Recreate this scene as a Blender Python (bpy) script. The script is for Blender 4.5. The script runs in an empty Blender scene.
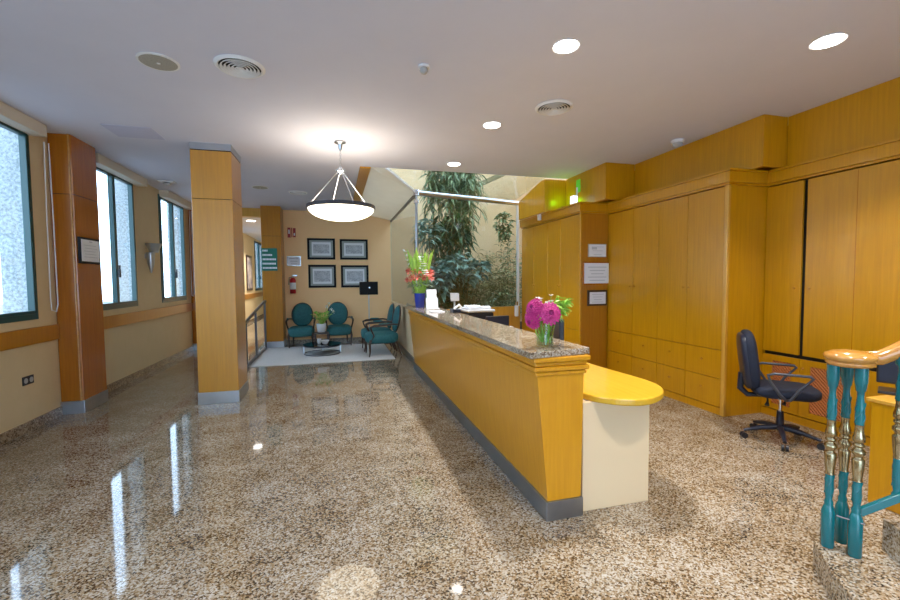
import bpy, bmesh, math, random
from mathutils import Vector as V, Matrix, Quaternion
R = math.radians
PI = math.pi
rnd = random.Random(7)
S = bpy.context.scene
COL = S.collection

# ---------------------------------------------------------------- camera
cd = bpy.data.cameras.new('camera')
cam = bpy.data.objects.new('camera', cd)
COL.objects.link(cam)
S.camera = cam
pitch, yaw, roll, EYE = .0490, .2631, -.0079, 1.55
F = V((math.sin(yaw)*math.cos(pitch), math.cos(yaw)*math.cos(pitch), -math.sin(pitch)))
Rt = V((math.cos(yaw), -math.sin(yaw), 0))
U = Rt.cross(F)
R2 = Rt*math.cos(roll) + U*math.sin(roll)
U2 = -Rt*math.sin(roll) + U*math.cos(roll)
cam.matrix_world = Matrix(((R2.x, U2.x, -F.x, 0), (R2.y, U2.y, -F.y, 0), (R2.z, U2.z, -F.z, EYE), (0, 0, 0, 1)))
cd.sensor_width = 36
cd.lens = 36*420/900
cd.clip_start = .05
cd.clip_end = 200

# ---------------------------------------------------------------- world, exposure
w = bpy.data.worlds.new('world')
S.world = w
w.use_nodes = True
bgn = w.node_tree.nodes['Background']
bgn.inputs[0].default_value = (.56, .74, 1.0, 1)
bgn.inputs[1].default_value = 7.0
S.view_settings.view_transform = 'Standard'
S.view_settings.look = 'None'
S.view_settings.gamma = 1
S.view_settings.use_curve_mapping = False
S.view_settings.exposure = 0.28
S.cycles.use_denoising = True
S.cycles.sample_clamp_indirect = 6
DOWNLIGHT_W = 22
BOWL_W = 9

# ---------------------------------------------------------------- materials
def mat(name, col, rough=.5, metal=0, spec=.5, emit=None, es=0, coat=0):
    m = bpy.data.materials.new(name)
    m.use_nodes = True
    b = m.node_tree.nodes['Principled BSDF']
    b.inputs['Base Color'].default_value = (*col, 1)
    b.inputs['Roughness'].default_value = rough
    b.inputs['Metallic'].default_value = metal
    b.inputs['Specular IOR Level'].default_value = spec
    b.inputs['Coat Weight'].default_value = coat
    b.inputs['Coat Roughness'].default_value = .08
    if emit:
        b.inputs['Emission Color'].default_value = (*emit, 1)
        b.inputs['Emission Strength'].default_value = es
    return m

def nodes(m):
    return m.node_tree.nodes, m.node_tree.links, m.node_tree.nodes['Principled BSDF']

def coords(m, scale):
    n, l, b = nodes(m)
    tc = n.new('ShaderNodeTexCoord')
    mp = n.new('ShaderNodeMapping')
    mp.inputs['Scale'].default_value = scale
    l.new(tc.outputs['Object'], mp.inputs['Vector'])
    return mp.outputs['Vector']

def ramp(m, src, stops, interp='LINEAR'):
    n, l, b = nodes(m)
    r = n.new('ShaderNodeValToRGB')
    r.color_ramp.interpolation = interp
    e = r.color_ramp.elements
    while len(e) < len(stops):
        e.new(.5)
    for i, (p, c) in enumerate(stops):
        e[i].position = p
        e[i].color = (*c, 1)
    l.new(src, r.inputs[0])
    return r.outputs[0]

def noise(m, vec, scale, detail=3, rough=.5):
    n, l, b = nodes(m)
    t = n.new('ShaderNodeTexNoise')
    t.inputs['Scale'].default_value = scale
    t.inputs['Detail'].default_value = detail
    t.inputs['Roughness'].default_value = rough
    l.new(vec, t.inputs['Vector'])
    return t.outputs[0]

def wood(name, dark, light, rough=.28, scale=(26, 26, 1.2), coat=.3):
    m = mat(name, light, rough, coat=coat)
    n, l, b = nodes(m)
    v = coords(m, scale)
    a = noise(m, v, 1.6, 5, .6)
    c = ramp(m, a, [(.3, dark), (.7, light)])
    l.new(c, b.inputs['Base Color'])
    return m

def varied(name, c1, c2, scale, rough=.5, bump=0, **k):
    m = mat(name, c1, rough, **k)
    n, l, b = nodes(m)
    v = coords(m, (1, 1, 1))
    a = noise(m, v, scale, 4, .6)
    l.new(ramp(m, a, [(.35, c1), (.65, c2)]), b.inputs['Base Color'])
    if bump:
        bp = n.new('ShaderNodeBump')
        bp.inputs['Strength'].default_value = bump
        bp.inputs['Distance'].default_value = .01
        l.new(a, bp.inputs['Height'])
        l.new(bp.outputs[0], b.inputs['Normal'])
    return m

def granite(name, rough, scale, tones, joints=False):
    m = mat(name, (.5, .4, .3), rough)
    n, l, b = nodes(m)
    v = coords(m, (1, 1, 1))
    # grains of several minerals
    vo = n.new('ShaderNodeTexVoronoi')
    vo.inputs['Scale'].default_value = scale
    wv = n.new('ShaderNodeVectorMath')
    wv.operation = 'ADD'
    nz = n.new('ShaderNodeTexNoise')
    nz.inputs['Scale'].default_value = scale*.8
    nz.inputs['Detail'].default_value = 2
    l.new(v, nz.inputs['Vector'])
    sc = n.new('ShaderNodeVectorMath')
    sc.operation = 'SCALE'
    sc.inputs['Scale'].default_value = 1.2/scale
    l.new(nz.outputs['Color'], sc.inputs[0])
    l.new(v, wv.inputs[0])
    l.new(sc.outputs[0], wv.inputs[1])
    l.new(wv.outputs[0], vo.inputs['Vector'])
    sep = n.new('ShaderNodeSeparateColor')
    l.new(vo.outputs['Color'], sep.inputs[0])
    big = noise(m, v, 3.0, 4, .6)
    ma = n.new('ShaderNodeMath')
    ma.operation = 'MULTIPLY_ADD'
    ma.inputs[1].default_value = .75
    l.new(sep.outputs[0], ma.inputs[0])
    mb = n.new('ShaderNodeMath')
    mb.operation = 'MULTIPLY_ADD'
    mb.inputs[1].default_value = .7
    mb.inputs[2].default_value = -.22
    l.new(big, mb.inputs[0])
    l.new(mb.outputs[0], ma.inputs[2])
    c = ramp(m, ma.outputs[0], tones)
    l.new(c, b.inputs['Base Color'])
    return m

M = {}
M['wood'] = wood('honey_veneer', (.50, .222, .0012), (.60, .285, .002), coat=.12)
M['wood_light'] = wood('light_veneer', (.60, .30, .035), (.70, .38, .06), .3)
M['cherry'] = wood('cherry_veneer', (.36, .105, .004), (.46, .145, .007), .22, coat=.3)
M['desk_wood'] = wood('desk_veneer', (.56, .235, .006), (.64, .29, .010), .28, coat=.15)
M['top_wood'] = wood('table_veneer', (.60, .34, .02), (.68, .40, .035), .22, scale=(20, 1.5, 20))
M['wood_deep'] = wood('deep_honey_veneer', (.40, .145, .0015), (.48, .19, .003), coat=.12)
M['rail_wood'] = wood('handrail_wood', (.42, .17, .025), (.58, .28, .06), .2, scale=(12, 12, 12), coat=.6)
M['dark_wood'] = mat('dark_wood', (.05, .022, .012), .3)
M['floor'] = granite('granite_floor', .05, 120, [(.0, (.018, .013, .009)), (.22, (.07, .045, .024)), (.42, (.22, .145, .075)), (.58, (.30, .24, .165)), (.80, (.375, .34, .285)), (1, (.47, .45, .41))])
M['granite_top'] = granite('granite_top', .07, 110, [(.0, (.03, .022, .016)), (.25, (.14, .09, .05)), (.5, (.30, .22, .14)), (.8, (.42, .37, .30)), (1, (.52, .48, .42))])
M['granite_base'] = granite('granite_base', .25, 62, [(.0, (.05, .035, .02)), (.4, (.22, .15, .09)), (1, (.42, .34, .24))])
M['cream'] = varied('cream_wall_paint', (.66, .51, .29), (.68, .53, .31), 6, .6)
M['peach'] = varied('peach_wall_paint', (.95, .58, .27), (.96, .60, .29), 3, .6)
M['atrium'] = varied('atrium_render', (.66, .48, .27), (.72, .54, .32), 2, .7)
M['ceiling'] = varied('ceiling_paint', (.67, .68, .79), (.69, .70, .81), 2, .8)
M['hatch'] = mat('hatch_paint', (.56, .57, .72), .7)
M['slope'] = varied('sloped_panel', (.60, .53, .43), (.66, .60, .50), 3, .35)
_m = M['slope']                                     # opal sheet: daylight of the well comes through it
_n, _l, _b = nodes(_m)
_t = _n.new('ShaderNodeBsdfTranslucent')
_t.inputs[0].default_value = (.80, .74, .62, 1)
_x = _n.new('ShaderNodeMixShader')
_x.inputs[0].default_value = .45
_o = [q for q in _n if q.type == 'OUTPUT_MATERIAL'][0]
_l.new(_b.outputs[0], _x.inputs[1])
_l.new(_t.outputs[0], _x.inputs[2])
_l.new(_x.outputs[0], _o.inputs[0])
M['pebble'] = varied('pebble_dash', (.24, .26, .26), (.52, .54, .54), 34, .9, .8)
M['teal_frame'] = mat('teal_green_aluminium', (.006, .055, .055), .3)
M['teal_paint'] = mat('teal_gloss_paint', (.0, .125, .145), .22, coat=.5)
M['brass'] = mat('aged_brass', (.42, .34, .20), .22, 1)
M['steel'] = varied('brushed_steel', (.50, .54, .60), (.58, .61, .66), 4, .28, metal=1)
M['plinth'] = varied('steel_plinth', (.34, .38, .44), (.40, .43, .48), 4, .33, metal=1)
M['dark_steel'] = mat('dark_steel', (.16, .17, .19), .4, 1)
M['chrome'] = mat('chrome', (.75, .76, .80), .12, 1)
M['white'] = mat('white_plastic', (.80, .80, .80), .4)
M['grey'] = mat('grey_plastic', (.42, .42, .42), .5)
M['beige_grille'] = varied('beige_grille', (.34, .33, .28), (.42, .40, .34), 90, .6)
M['black'] = mat('black_plastic', (.012, .013, .018), .35)
M['black_frame'] = mat('matt_black_frame', (.010, .011, .013), .6, spec=.2)
M['gap'] = mat('dark_recess', (.01, .008, .006), .8)
M['navy'] = varied('navy_fabric', (.006, .010, .024), (.010, .015, .035), 60, .8, .15)
M['navy_plastic'] = mat('navy_plastic', (.012, .017, .036), .35)
M['arm_plastic'] = mat('grey_black_plastic', (.05, .055, .07), .4)
M['teal_velvet'] = varied('teal_velvet', (.014, .105, .115), (.024, .15, .16), 30, .7, .1)
M['paper'] = mat('paper', (.80, .82, .86), .6)
M['print'] = varied('grey_engraving', (.62, .64, .68), (.34, .37, .42), 30, .6)
M['ink'] = mat('grey_ink', (.20, .22, .28), .7)
M['faint_ink'] = mat('faint_grey_ink', (.52, .55, .60), .7)
M['mount'] = mat('grey_green_mount', (.34, .38, .36), .7)
M['green_sign'] = mat('green_sign', (.0, .14, .09), .4)
M['red'] = mat('red_paint', (.45, .01, .015), .3)
M['red_ink'] = mat('red_ink', (.42, .04, .04), .5)
M['rug'] = varied('pale_rug', (.56, .54, .52), (.64, .62, .60), 40, .9, .2)
M['panel'] = mat('cream_laminate', (.76, .58, .36), .4)
M['blind'] = mat('cream_blind', (.66, .58, .46), .5)
M['cobalt'] = mat('cobalt_glaze', (.03, .05, .32), .15)
M['magenta'] = varied('magenta_petal', (.38, .002, .11), (.60, .03, .22), 40, .5)
M['maroon'] = mat('dark_flower_eye', (.20, .0, .08), .7)
M['coral'] = varied('coral_petal', (.52, .05, .04), (.72, .22, .15), 30, .5)
M['petal_white'] = mat('white_petal', (.85, .85, .80), .5)
M['lime'] = varied('lime_leaf', (.20, .42, .03), (.40, .60, .10), 20, .45)
M['leaf_dark'] = varied('dark_leaf', (.04, .10, .05), (.10, .20, .09), 5, .4)
M['leaf_blue'] = varied('blue_green_leaf', (.14, .27, .22), (.32, .46, .38), 5, .4)
M['leaf_olive'] = varied('olive_leaf', (.22, .23, .08), (.44, .42, .20), 5, .5)
M['leaf_mid'] = varied('mid_green_leaf', (.10, .17, .07), (.26, .34, .17), 5, .4)
M['stem'] = varied('stem', (.16, .14, .07), (.26, .23, .12), 20, .7)
M['soil'] = varied('soil', (.05, .035, .02), (.09, .06, .04), 20, .9)
M['street'] = varied('street_paving', (.15, .155, .16), (.19, .195, .20), 2, .9)
M['car'] = mat('blue_grey_car_paint', (.015, .03, .05), .3)
M['car_glass'] = mat('dark_car_glass', (.03, .04, .05), .1)
M['rattan'] = mat('orange_rattan', (.50, .14, .015), .5)
M['rattan_back'] = mat('rattan_backing_cloth', (.26, .06, .008), .8)  # darker orange cloth behind the canes
M['lamp_disc'] = mat('lamp_glass', (1, 1, 1), .4, emit=(1, .97, .92), es=14)
M['bowl'] = mat('alabaster_bowl', (1, .97, .9), .4, emit=(1, .86, .64), es=2.6)
M['green_glow'] = mat('lit_green_acrylic', (.1, .6, .05), .3, emit=(.20, .9, .03), es=.12)
M['white_glow'] = mat('lit_white_acrylic', (.8, .8, .9), .3, emit=(.85, .9, 1), es=.9)
M['skin_art'] = varied('picture_print', (.55, .45, .38), (.18, .16, .20), 4, .5)

def glass_mat(name, tint, rough=0.0, refl=.5):
    m = bpy.data.materials.new(name)
    m.use_nodes = True
    n, l = m.node_tree.nodes, m.node_tree.links
    n.clear()
    o = n.new('ShaderNodeOutputMaterial')
    mx = n.new('ShaderNodeMixShader')
    t = n.new('ShaderNodeBsdfTransparent')
    t.inputs[0].default_value = (*tint, 1)
    g = n.new('ShaderNodeBsdfGlossy')
    g.inputs['Roughness'].default_value = rough
    lw = n.new('ShaderNodeLayerWeight')          # same reflectance from both sides of the sheet
    pw = n.new('ShaderNodeMath')
    pw.operation = 'POWER'
    pw.inputs[1].default_value = 5
    l.new(lw.outputs['Facing'], pw.inputs[0])
    fr = n.new('ShaderNodeMath')
    fr.operation = 'MULTIPLY_ADD'
    fr.inputs[1].default_value = .9
    fr.inputs[2].default_value = .035
    l.new(pw.outputs[0], fr.inputs[0])
    l.new(fr.outputs[0], mx.inputs[0])
    l.new(t.outputs[0], mx.inputs[1])
    l.new(g.outputs[0], mx.inputs[2])
    l.new(mx.outputs[0], o.inputs[0])
    return m
M['glass'] = glass_mat('clear_glass', (.93, .97, .97))
M['vase_glass'] = glass_mat('vase_glass', (.86, .93, .90), .02)
M['smoked'] = glass_mat('smoked_glass', (.10, .13, .12), .02)

M['floor'].node_tree.nodes['Principled BSDF'].inputs['Specular IOR Level'].default_value = .65
# ---------------------------------------------------------------- geometry helpers
OFF = {}
class G:
    def __init__(s):
        s.v, s.f = [], []
    def add(s, vs, fs):
        k = len(s.v)
        s.v += [V(p) for p in vs]
        s.f += [tuple(i+k for i in f) for f in fs]
        return s
    def box(s, x0, x1, y0, y1, z0, z1):
        return s.add([(x0, y0, z0), (x1, y0, z0), (x1, y1, z0), (x0, y1, z0), (x0, y0, z1), (x1, y0, z1), (x1, y1, z1), (x0, y1, z1)],
                     [(0, 3, 2, 1), (4, 5, 6, 7), (0, 1, 5, 4), (1, 2, 6, 5), (2, 3, 7, 6), (3, 0, 4, 7)])
    def obox(s, c, h, rot=None):
        """box with centre c, half sizes h, rotated by the matrix rot"""
        k = len(s.v)
        s.box(-h[0], h[0], -h[1], h[1], -h[2], h[2])
        for i in range(k, len(s.v)):
            p = s.v[i]
            if rot: p = rot @ p
            s.v[i] = p + V(c)
        return s
    def prism(s, pts, z0, z1):
        n = len(pts)
        a = sum(pts[i][0]*pts[(i+1) % n][1] - pts[(i+1) % n][0]*pts[i][1] for i in range(n))
        if a < 0: pts = pts[::-1]
        return s.add([(p[0], p[1], z0) for p in pts] + [(p[0], p[1], z1) for p in pts],
                     [tuple(range(n))[::-1], tuple(range(n, 2*n))] + [(i, (i+1) % n, n+(i+1) % n, n+i) for i in range(n)])
    def yprism(s, pts, y0, y1):
        """polygon in XZ swept along Y"""
        n = len(pts)
        a = sum(pts[i][0]*pts[(i+1) % n][1] - pts[(i+1) % n][0]*pts[i][1] for i in range(n))
        if a < 0: pts = pts[::-1]
        return s.add([(p[0], y0, p[1]) for p in pts] + [(p[0], y1, p[1]) for p in pts],
                     [tuple(range(n)), tuple(range(n, 2*n))[::-1]] + [((i+1) % n, i, n+i, n+(i+1) % n) for i in range(n)])
    def tube(s, pts, r, n=10, cap=True, up=None):
        pts = [V(p) for p in pts]
        rs = r if isinstance(r, (list, tuple)) else [r]*len(pts)
        k0 = len(s.v)
        t0 = (pts[1]-pts[0]).normalized()
        a = V((0, 0, 1)) if abs(t0.z) < .9 else V((1, 0, 0))
        x = t0.cross(a).normalized()
        prev = t0
        vs, fs = [], []
        for i, p in enumerate(pts):
            if i == 0: t = t0
            elif i == len(pts)-1: t = (pts[i]-pts[i-1]).normalized()
            else: t = ((pts[i+1]-pts[i]).normalized() + (pts[i]-pts[i-1]).normalized()).normalized()
            q = prev.rotation_difference(t)
            x = (q @ x).normalized()
            prev = t
            y = t.cross(x)
            for j in range(n):
                an = 2*PI*j/n
                vs.append(p + x*(math.cos(an)*rs[i]) + y*(math.sin(an)*rs[i]))
        for i in range(len(pts)-1):
            for j in range(n):
                fs.append((i*n+j, i*n+(j+1) % n, (i+1)*n+(j+1) % n, (i+1)*n+j))
        if cap:
            fs.append(tuple(range(n))[::-1])
            fs.append(tuple(range((len(pts)-1)*n, len(pts)*n)))
        return s.add(vs, fs)
    def cyl(s, c, r, z0, z1, n=24, r2=None):
        return s.lathe([(r, z0), (r if r2 is None else r2, z1)], c, n)
    def lathe(s, prof, c=(0, 0), n=24, cap=True):
        cx, cy = c[0], c[1]
        vs = [(cx+r*math.cos(2*PI*j/n), cy+r*math.sin(2*PI*j/n), z) for r, z in prof for j in range(n)]
        fs = [(i*n+j, i*n+(j+1) % n, (i+1)*n+(j+1) % n, (i+1)*n+j) for i in range(len(prof)-1) for j in range(n)]
        if cap:
            fs.append(tuple(range(n))[::-1])
            fs.append(tuple(range((len(prof)-1)*n, len(prof)*n)))
        return s.add(vs, fs)
    def ell(s, c, h, rot=None, n=16, m=10, p=1.0):
        """ellipsoid, p < 1 squares it off"""
        vs, fs = [], []
        f = lambda t: math.copysign(abs(t)**p, t)
        for i in range(m+1):
            la = -PI/2 + PI*i/m
            for j in range(n):
                lo = 2*PI*j/n
                q = V((f(math.cos(la))*f(math.cos(lo))*h[0], f(math.cos(la))*f(math.sin(lo))*h[1], f(math.sin(la))*h[2]))
                if rot: q = rot @ q
                vs.append(q + V(c))
        for i in range(m):
            for j in range(n):
                fs.append((i*n+j, i*n+(j+1) % n, (i+1)*n+(j+1) % n, (i+1)*n+j))
        return s.add(vs, fs)
    def leaf(s, p, d, L, W, droop=.3, up=None):
        p, d = V(p), V(d).normalized()
        side = d.cross(V((0, 0, 1)))
        if side.length < .05: side = V((rnd.uniform(-1, 1), rnd.uniform(-1, 1), 0))
        side.normalize()
        side = Quaternion(d, rnd.uniform(-.7, .7)) @ side
        nrm = side.cross(d)
        g = V((0, 0, -1))
        a = p
        b = p + d*L*.35 + g*droop*L*.06
        c = p + d*L*.7 + g*droop*L*.28
        e = p + d*L + g*droop*L*.6
        h = nrm*W*.18
        vs = [a, b-side*W*.5+h, b, b+side*W*.5+h, c-side*W*.38+h, c, c+side*W*.38+h, e]
        return s.add(vs, [(0, 2, 1), (0, 3, 2), (1, 2, 5, 4), (2, 3, 6, 5), (4, 5, 7), (5, 6, 7)])
    def build(s, name, m, parent=None, smooth=False, bevel=0, org=None, seg=2):
        if parent is not None:
            o0 = OFF[parent]
        else:
            xs = [p.x for p in s.v]; ys = [p.y for p in s.v]; zs = [p.z for p in s.v]
            o0 = V(org) if org is not None else V(((min(xs)+max(xs))/2, (min(ys)+max(ys))/2, min(zs)))
        me = bpy.data.meshes.new(name)
        me.from_pydata([tuple(p-o0) for p in s.v], [], s.f)
        bm = bmesh.new()
        bm.from_mesh(me)
        bmesh.ops.recalc_face_normals(bm, faces=bm.faces)
        bm.to_mesh(me)
        bm.free()
        me.materials.append(M[m] if isinstance(m, str) else m)
        o = bpy.data.objects.new(name, me)
        COL.objects.link(o)
        if smooth:
            for f in me.polygons: f.use_smooth = True
            try: me.set_sharp_from_angle(angle=R(50))
            except Exception: pass
        if bevel:
            b = o.modifiers.new('bevel', 'BEVEL')
            b.width = bevel
            b.segments = seg
            b.limit_method = 'ANGLE'
            b.angle_limit = R(40)
        if parent is not None:
            o.parent = parent
            OFF[o] = o0
        else:
            o.location = o0
            OFF[o] = o0
        return o

def tag(o, label=None, cat=None, group=None, kind=None):
    if label: o['label'] = label
    if cat: o['category'] = cat
    if group: o['group'] = group
    if kind: o['kind'] = kind
    return o
def thing(name, loc, label, cat, group=None, kind=None):
    o = bpy.data.objects.new(name, None)
    COL.objects.link(o)
    o.empty_display_size = .1
    o.location = loc
    OFF[o] = V(loc)
    return tag(o, label, cat, group, kind)
def struct(o, label=None):
    o['kind'] = 'structure'
    if label: o['label'] = label
    return o
def part(o, label):
    o['label'] = label
    return o
def copy_tree(o, parent=None):
    c = o.copy()
    COL.objects.link(c)
    if parent is not None: c.parent = parent
    for ch in list(o.children): copy_tree(ch, c)
    return c

CZ = 3.25            # ceiling height
YB = 10.88           # back wall
LW = -3.15            # left wall face

# ================================================================ SETTING
struct(G().box(-3.55, 6.2, -3.6, 22, -.1, 0).build('floor', 'floor', org=(0, 0, 0)), 'polished brown and grey granite floor')

wins = [(-2.9, -1.6), (-.5, .82), (1.92, 3.24), (4.25, 5.57), (6.64, 7.95), (8.95, 10.26), (14.4, 16.2), (18.3, 20.3)]
g = G()
y = -3.6
for a, b in wins:
    g.box(-3.195, LW, y, a, 0, 3.6)
    g.box(-3.195, LW, a, b, 0, 1.155)
    g.box(-3.195, LW, a, b, 3.17, 3.6)
    y = b
g.box(-3.195, LW, y, 22, 0, 3.6)
struct(g.build('wall_left', 'cream', org=(LW, 0, 0)), 'cream painted window wall')
# pebble-dashed piers outside, between the windows
prev = -3.6
n = 1
for a, b in wins + [(22, 22.2)]:
    y0, y1 = prev + (.02 if n > 1 else 0), a - .10
    if y1 > y0:
        struct(G().box(-3.46, -3.20, y0, y1, -.1, 3.9).build('trim_%d' % n, 'pebble'), 'pebble-dashed outer pier beside the windows')
    n += 1
    prev = b

# windows
def window(i, y0, y1, z0=1.155, z1=3.17):
    t = thing('window_%d' % i, (LW-.04, (y0+y1)/2, z0), 'teal framed two leaf window in the left wall', None, None, 'structure')
    f = .04
    xa, xb = LW-.05, LW+.012
    G().box(xa, xb, y0, y0+f, z0, z1).box(xa, xb, y1-f, y1, z0, z1).box(xa, xb, y0+f, y1-f, z0, z0+f+.02).box(xa, xb, y0+f, y1-f, z1-f, z1).build('window_frame', 'teal_frame', t, bevel=.004)
    ym = (y0+y1)/2
    for a, b in ((y0+f, ym), (ym, y1-f)):
        s = .035
        G().box(xa+.01, xb+.012, a, a+s, z0+f+.02, z1-f).box(xa+.01, xb+.012, b-s, b, z0+f+.02, z1-f).box(xa+.01, xb+.012, a+s, b-s, z0+f+.02, z0+f+.02+s).box(xa+.01, xb+.012, a+s, b-s, z1-f-s, z1-f).build('sash', 'teal_frame', t, bevel=.004)
        G().box(LW-.03, LW-.024, a+s, b-s, z0+f+.02+s, z1-f-s).build('pane', 'glass', t)
    G().box(xb+.015, xb+.05, ym-.02, ym+.02, 1.62, 1.74).box(xb+.03, xb+.05, ym-.012, ym+.012, 1.68, 1.80).build('handle', 'black', t, bevel=.004)
for i, (a, b) in enumerate(wins): window(i+1, a, b)

# wood rail and granite skirting along the left wall
k = 20
for a, b in ((-3.6, 5.87), (6.45, 10.55), (10.8, 22)):
    struct(G().box(LW, LW+.03, a, b, .895, 1.07).build('trim_%d' % k, 'wood_deep', bevel=.005), 'wooden rail along the window wall'); k += 1
    struct(G().box(LW, LW+.02, a, b, 0, .10).build('baseboard_left' if a < 0 else 'baseboard_left.001', 'granite_base'), 'granite skirting under the windows')

# ceiling: main slab up to the light well, then the strip over the lounge and the corridor
struct(G().prism([(-3.32, -3.6), (6.2, -3.6), (6.2, 6.5), (.52, 6.5), (.52, 11.2), (-1.2, 11.2), (-1.2, 22), (-3.32, 22)], CZ, CZ+.3).build('ceiling', 'ceiling', org=(0, 0, CZ)), 'white painted ceiling')
# wall behind the viewpoint; wide glazed opening added to let skylight fill the room
g = G()
g.box(-3.32, -2.2, -3.72, -3.6, 0, 3.6).box(2.2, 6.2, -3.72, -3.6, 0, 3.6).box(-2.2, 2.2, -3.72, -3.6, 2.8, 3.6)
struct(g.build('wall_front', 'cream'), 'cream wall with a glazed opening added for daylight')
t = thing('window_20', (0, -3.66, 0), 'unseen glazed opening added to light the room', None, None, 'structure')
g = G()
for x in (-2.17, -1.1, 0, 1.1, 2.17): g.box(x-.03, x+.03, -3.7, -3.62, 0, 2.8)
g.box(-2.2, 2.2, -3.7, -3.62, 2.74, 2.8).box(-2.2, 2.2, -3.7, -3.62, 0, .08)
g.build('window_frame', 'teal_frame', t)
G().box(-2.14, 2.14, -3.665, -3.655, .08, 2.74).build('pane', 'glass', t)
# back walls
struct(G().box(-1.22, 1.36, YB, YB+.15, 0, 3.6).build('wall_back', 'peach'), 'peach wall behind the lounge chairs')
struct(G().box(-1.2, 1.36, YB-.02, YB, 0, .1).build('baseboard_back', 'granite_base'), 'granite skirting of the peach wall')
struct(G().box(1.36, 5.3, YB, YB+.15, 0, 6.2).build('wall_atrium_back', 'atrium'), 'pale rendered wall of the planted light well')
struct(G().box(5.15, 5.3, 7.9, YB, 0, 6.2).build('wall_atrium_right', 'atrium'), 'pale rendered side wall of the light well')
struct(G().box(.4, 1.36, YB, YB+.15, 3.6, 6.2).box(.25, .4, 6.5, YB+.15, 3.56, 6.2).build('wall_atrium_left', 'atrium'), 'upper rendered wall of the light well')
struct(G().box(.4, 5.3, 6.38, 6.5, 3.56, 6.2).build('wall_atrium_front', 'atrium'), 'rendered wall above the ceiling edge')
struct(G().box(-1.35, -1.2, YB+.15, 22, 0, 3.6).build('wall_corridor', 'cream'), 'cream corridor wall')
struct(G().box(-3.32, -1.2, 22, 22.15, 0, 3.6).build('wall_end', 'cream'), 'cream end wall of the corridor')
struct(G().box(6.05, 6.2, -3.6, 3.65, 0, 3.6).build('wall_right', 'wood'), 'wall behind the stair')
# lintel over the corridor
struct(G().box(LW, -1.64, 10.75, 10.95, 3.05, CZ).build('trim_30', 'wood_light', bevel=.004), 'pale timber lintel over the corridor')
# low wall and sloped panels beside the lounge
struct(G().box(1.36, 1.46, 7.2, YB, 0, 1.0).build('wall_low', 'panel'), 'low cream wall beside the lounge')
struct(G().box(1.34, 1.36, 7.2, YB, 0, .1).build('baseboard_right', 'plinth'), 'dark skirting below the low wall')
GA, GB = V((1.38, 7.35)), V((3.58, 7.90))
ZR = 3.05
g = G()
g.add([(.52, 6.5, CZ), (.52, YB, CZ), (1.36, YB, ZR+.02), (1.36, 7.35, ZR+.02), (.75, 6.5, CZ), (.52, 6.5, CZ+.05), (.52, YB, CZ+.05), (1.36, YB, ZR+.07), (1.36, 7.35, ZR+.07), (.75, 6.5, CZ+.05)],
      [(0, 1, 2, 3), (0, 3, 4), (8, 7, 6, 5), (9, 8, 5), (0, 5, 6, 1), (1, 6, 7, 2), (2, 7, 8, 3), (3, 8, 9, 4), (4, 9, 5, 0)])
struct(g.build('ceiling_slope', 'slope'), 'sloping ivory panel beside the light well')
struct(G().box(.37, .53, 6.5, YB, CZ-.02, CZ).build('trim_31', 'wood', bevel=.004), 'wooden strip along the ceiling edge')
struct(G().box(1.46, 3.6, 7.95, 8.05, 0, .5).build('trim_32', 'atrium'), 'kerb of the planting bed')
struct(G().add([(3.0, 10.0, 3.62), (4.7, 10.0, 4.42), (4.7, 10.2, 4.42), (3.0, 10.2, 3.62), (3.0, 10.0, 3.74), (4.7, 10.0, 4.54), (4.7, 10.2, 4.54), (3.0, 10.2, 3.74)],
    [(0, 3, 2, 1), (4, 5, 6, 7), (0, 1, 5, 4), (1, 2, 6, 5), (2, 3, 7, 6), (3, 0, 4, 7)]).build('trim_33', 'stem'), 'dark raking bar across the light well')
tag(G().box(1.47, 5.14, 8.06, YB-.005, 0, .349).build('planting_soil', 'soil'), 'dark soil filling the bed of the light well', 'soil', kind='stuff')
struct(G().prism([(.3, 6.4), (5.3, 6.4), (5.3, 6.8), (.3, 6.8)], 6.2, 6.3).prism([(.3, 6.8), (.5, 6.8), (.5, 8.3), (.3, 8.3)], 6.2, 6.3).prism([(.3, 10.4), (5.3, 10.4), (5.3, 11.03), (.3, 11.03)], 6.2, 6.3).prism([(.3, 8.3), (.5, 8.3), (.5, 10.4), (.3, 10.4)], 6.2, 6.3).prism([(5.0, 6.8), (5.3, 6.8), (5.3, 10.4), (5.0, 10.4)], 6.2, 6.3).build('atrium_shade_slab', 'atrium'), 'unseen roof slab added to limit daylight in the light well')  # unseen slab added over the well to hold back skylight
# outside
struct(G().box(-40, -3.8, -20, 50, -.6, -.5).build('ground_outside', 'street'), 'pale street outside the windows')

# ---------------------------------------------------------------- pillars
M['wood_sheen'] = wood('glossy_honey_veneer', (.52, .215, .003), (.62, .275, .006), .22, coat=1)
M['wood_sheen'].node_tree.nodes['Principled BSDF'].inputs['Coat Roughness'].default_value = .3
M['wood_sheen'].node_tree.nodes['Principled BSDF'].inputs['Coat IOR'].default_value = 1.7
def pillar(x0, x1, y0, y1, label, m, cap=False, ztop=CZ, plinth=.15, seam=2.57):
    t = thing('pillar', ((x0+x1)/2, (y0+y1)/2, 0), label, 'pillar')
    e = .004
    G().box(x0+e, x1-e, y0+e, y1-e, plinth, ztop-(.08 if cap else 0)).build('pillar_core', 'gap', t)
    zt = ztop-(.09 if cap else 0)
    G().box(x0, x1, y0, y1, plinth, seam-.002).build('lower_panel', m, t, bevel=.006)
    G().box(x0, x1, y0, y1, seam+.002, zt).build('upper_panel', m, t, bevel=.006)
    G().box(x0-.008, x1+.008, y0-.008, y1+.008, 0, plinth).build('steel_base', 'steel', t, bevel=.004)
    if cap: G().box(x0-.004, x1+.004, y0-.004, y1+.004, ztop-.08, ztop).build('steel_cap', 'steel', t)
    return t
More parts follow.
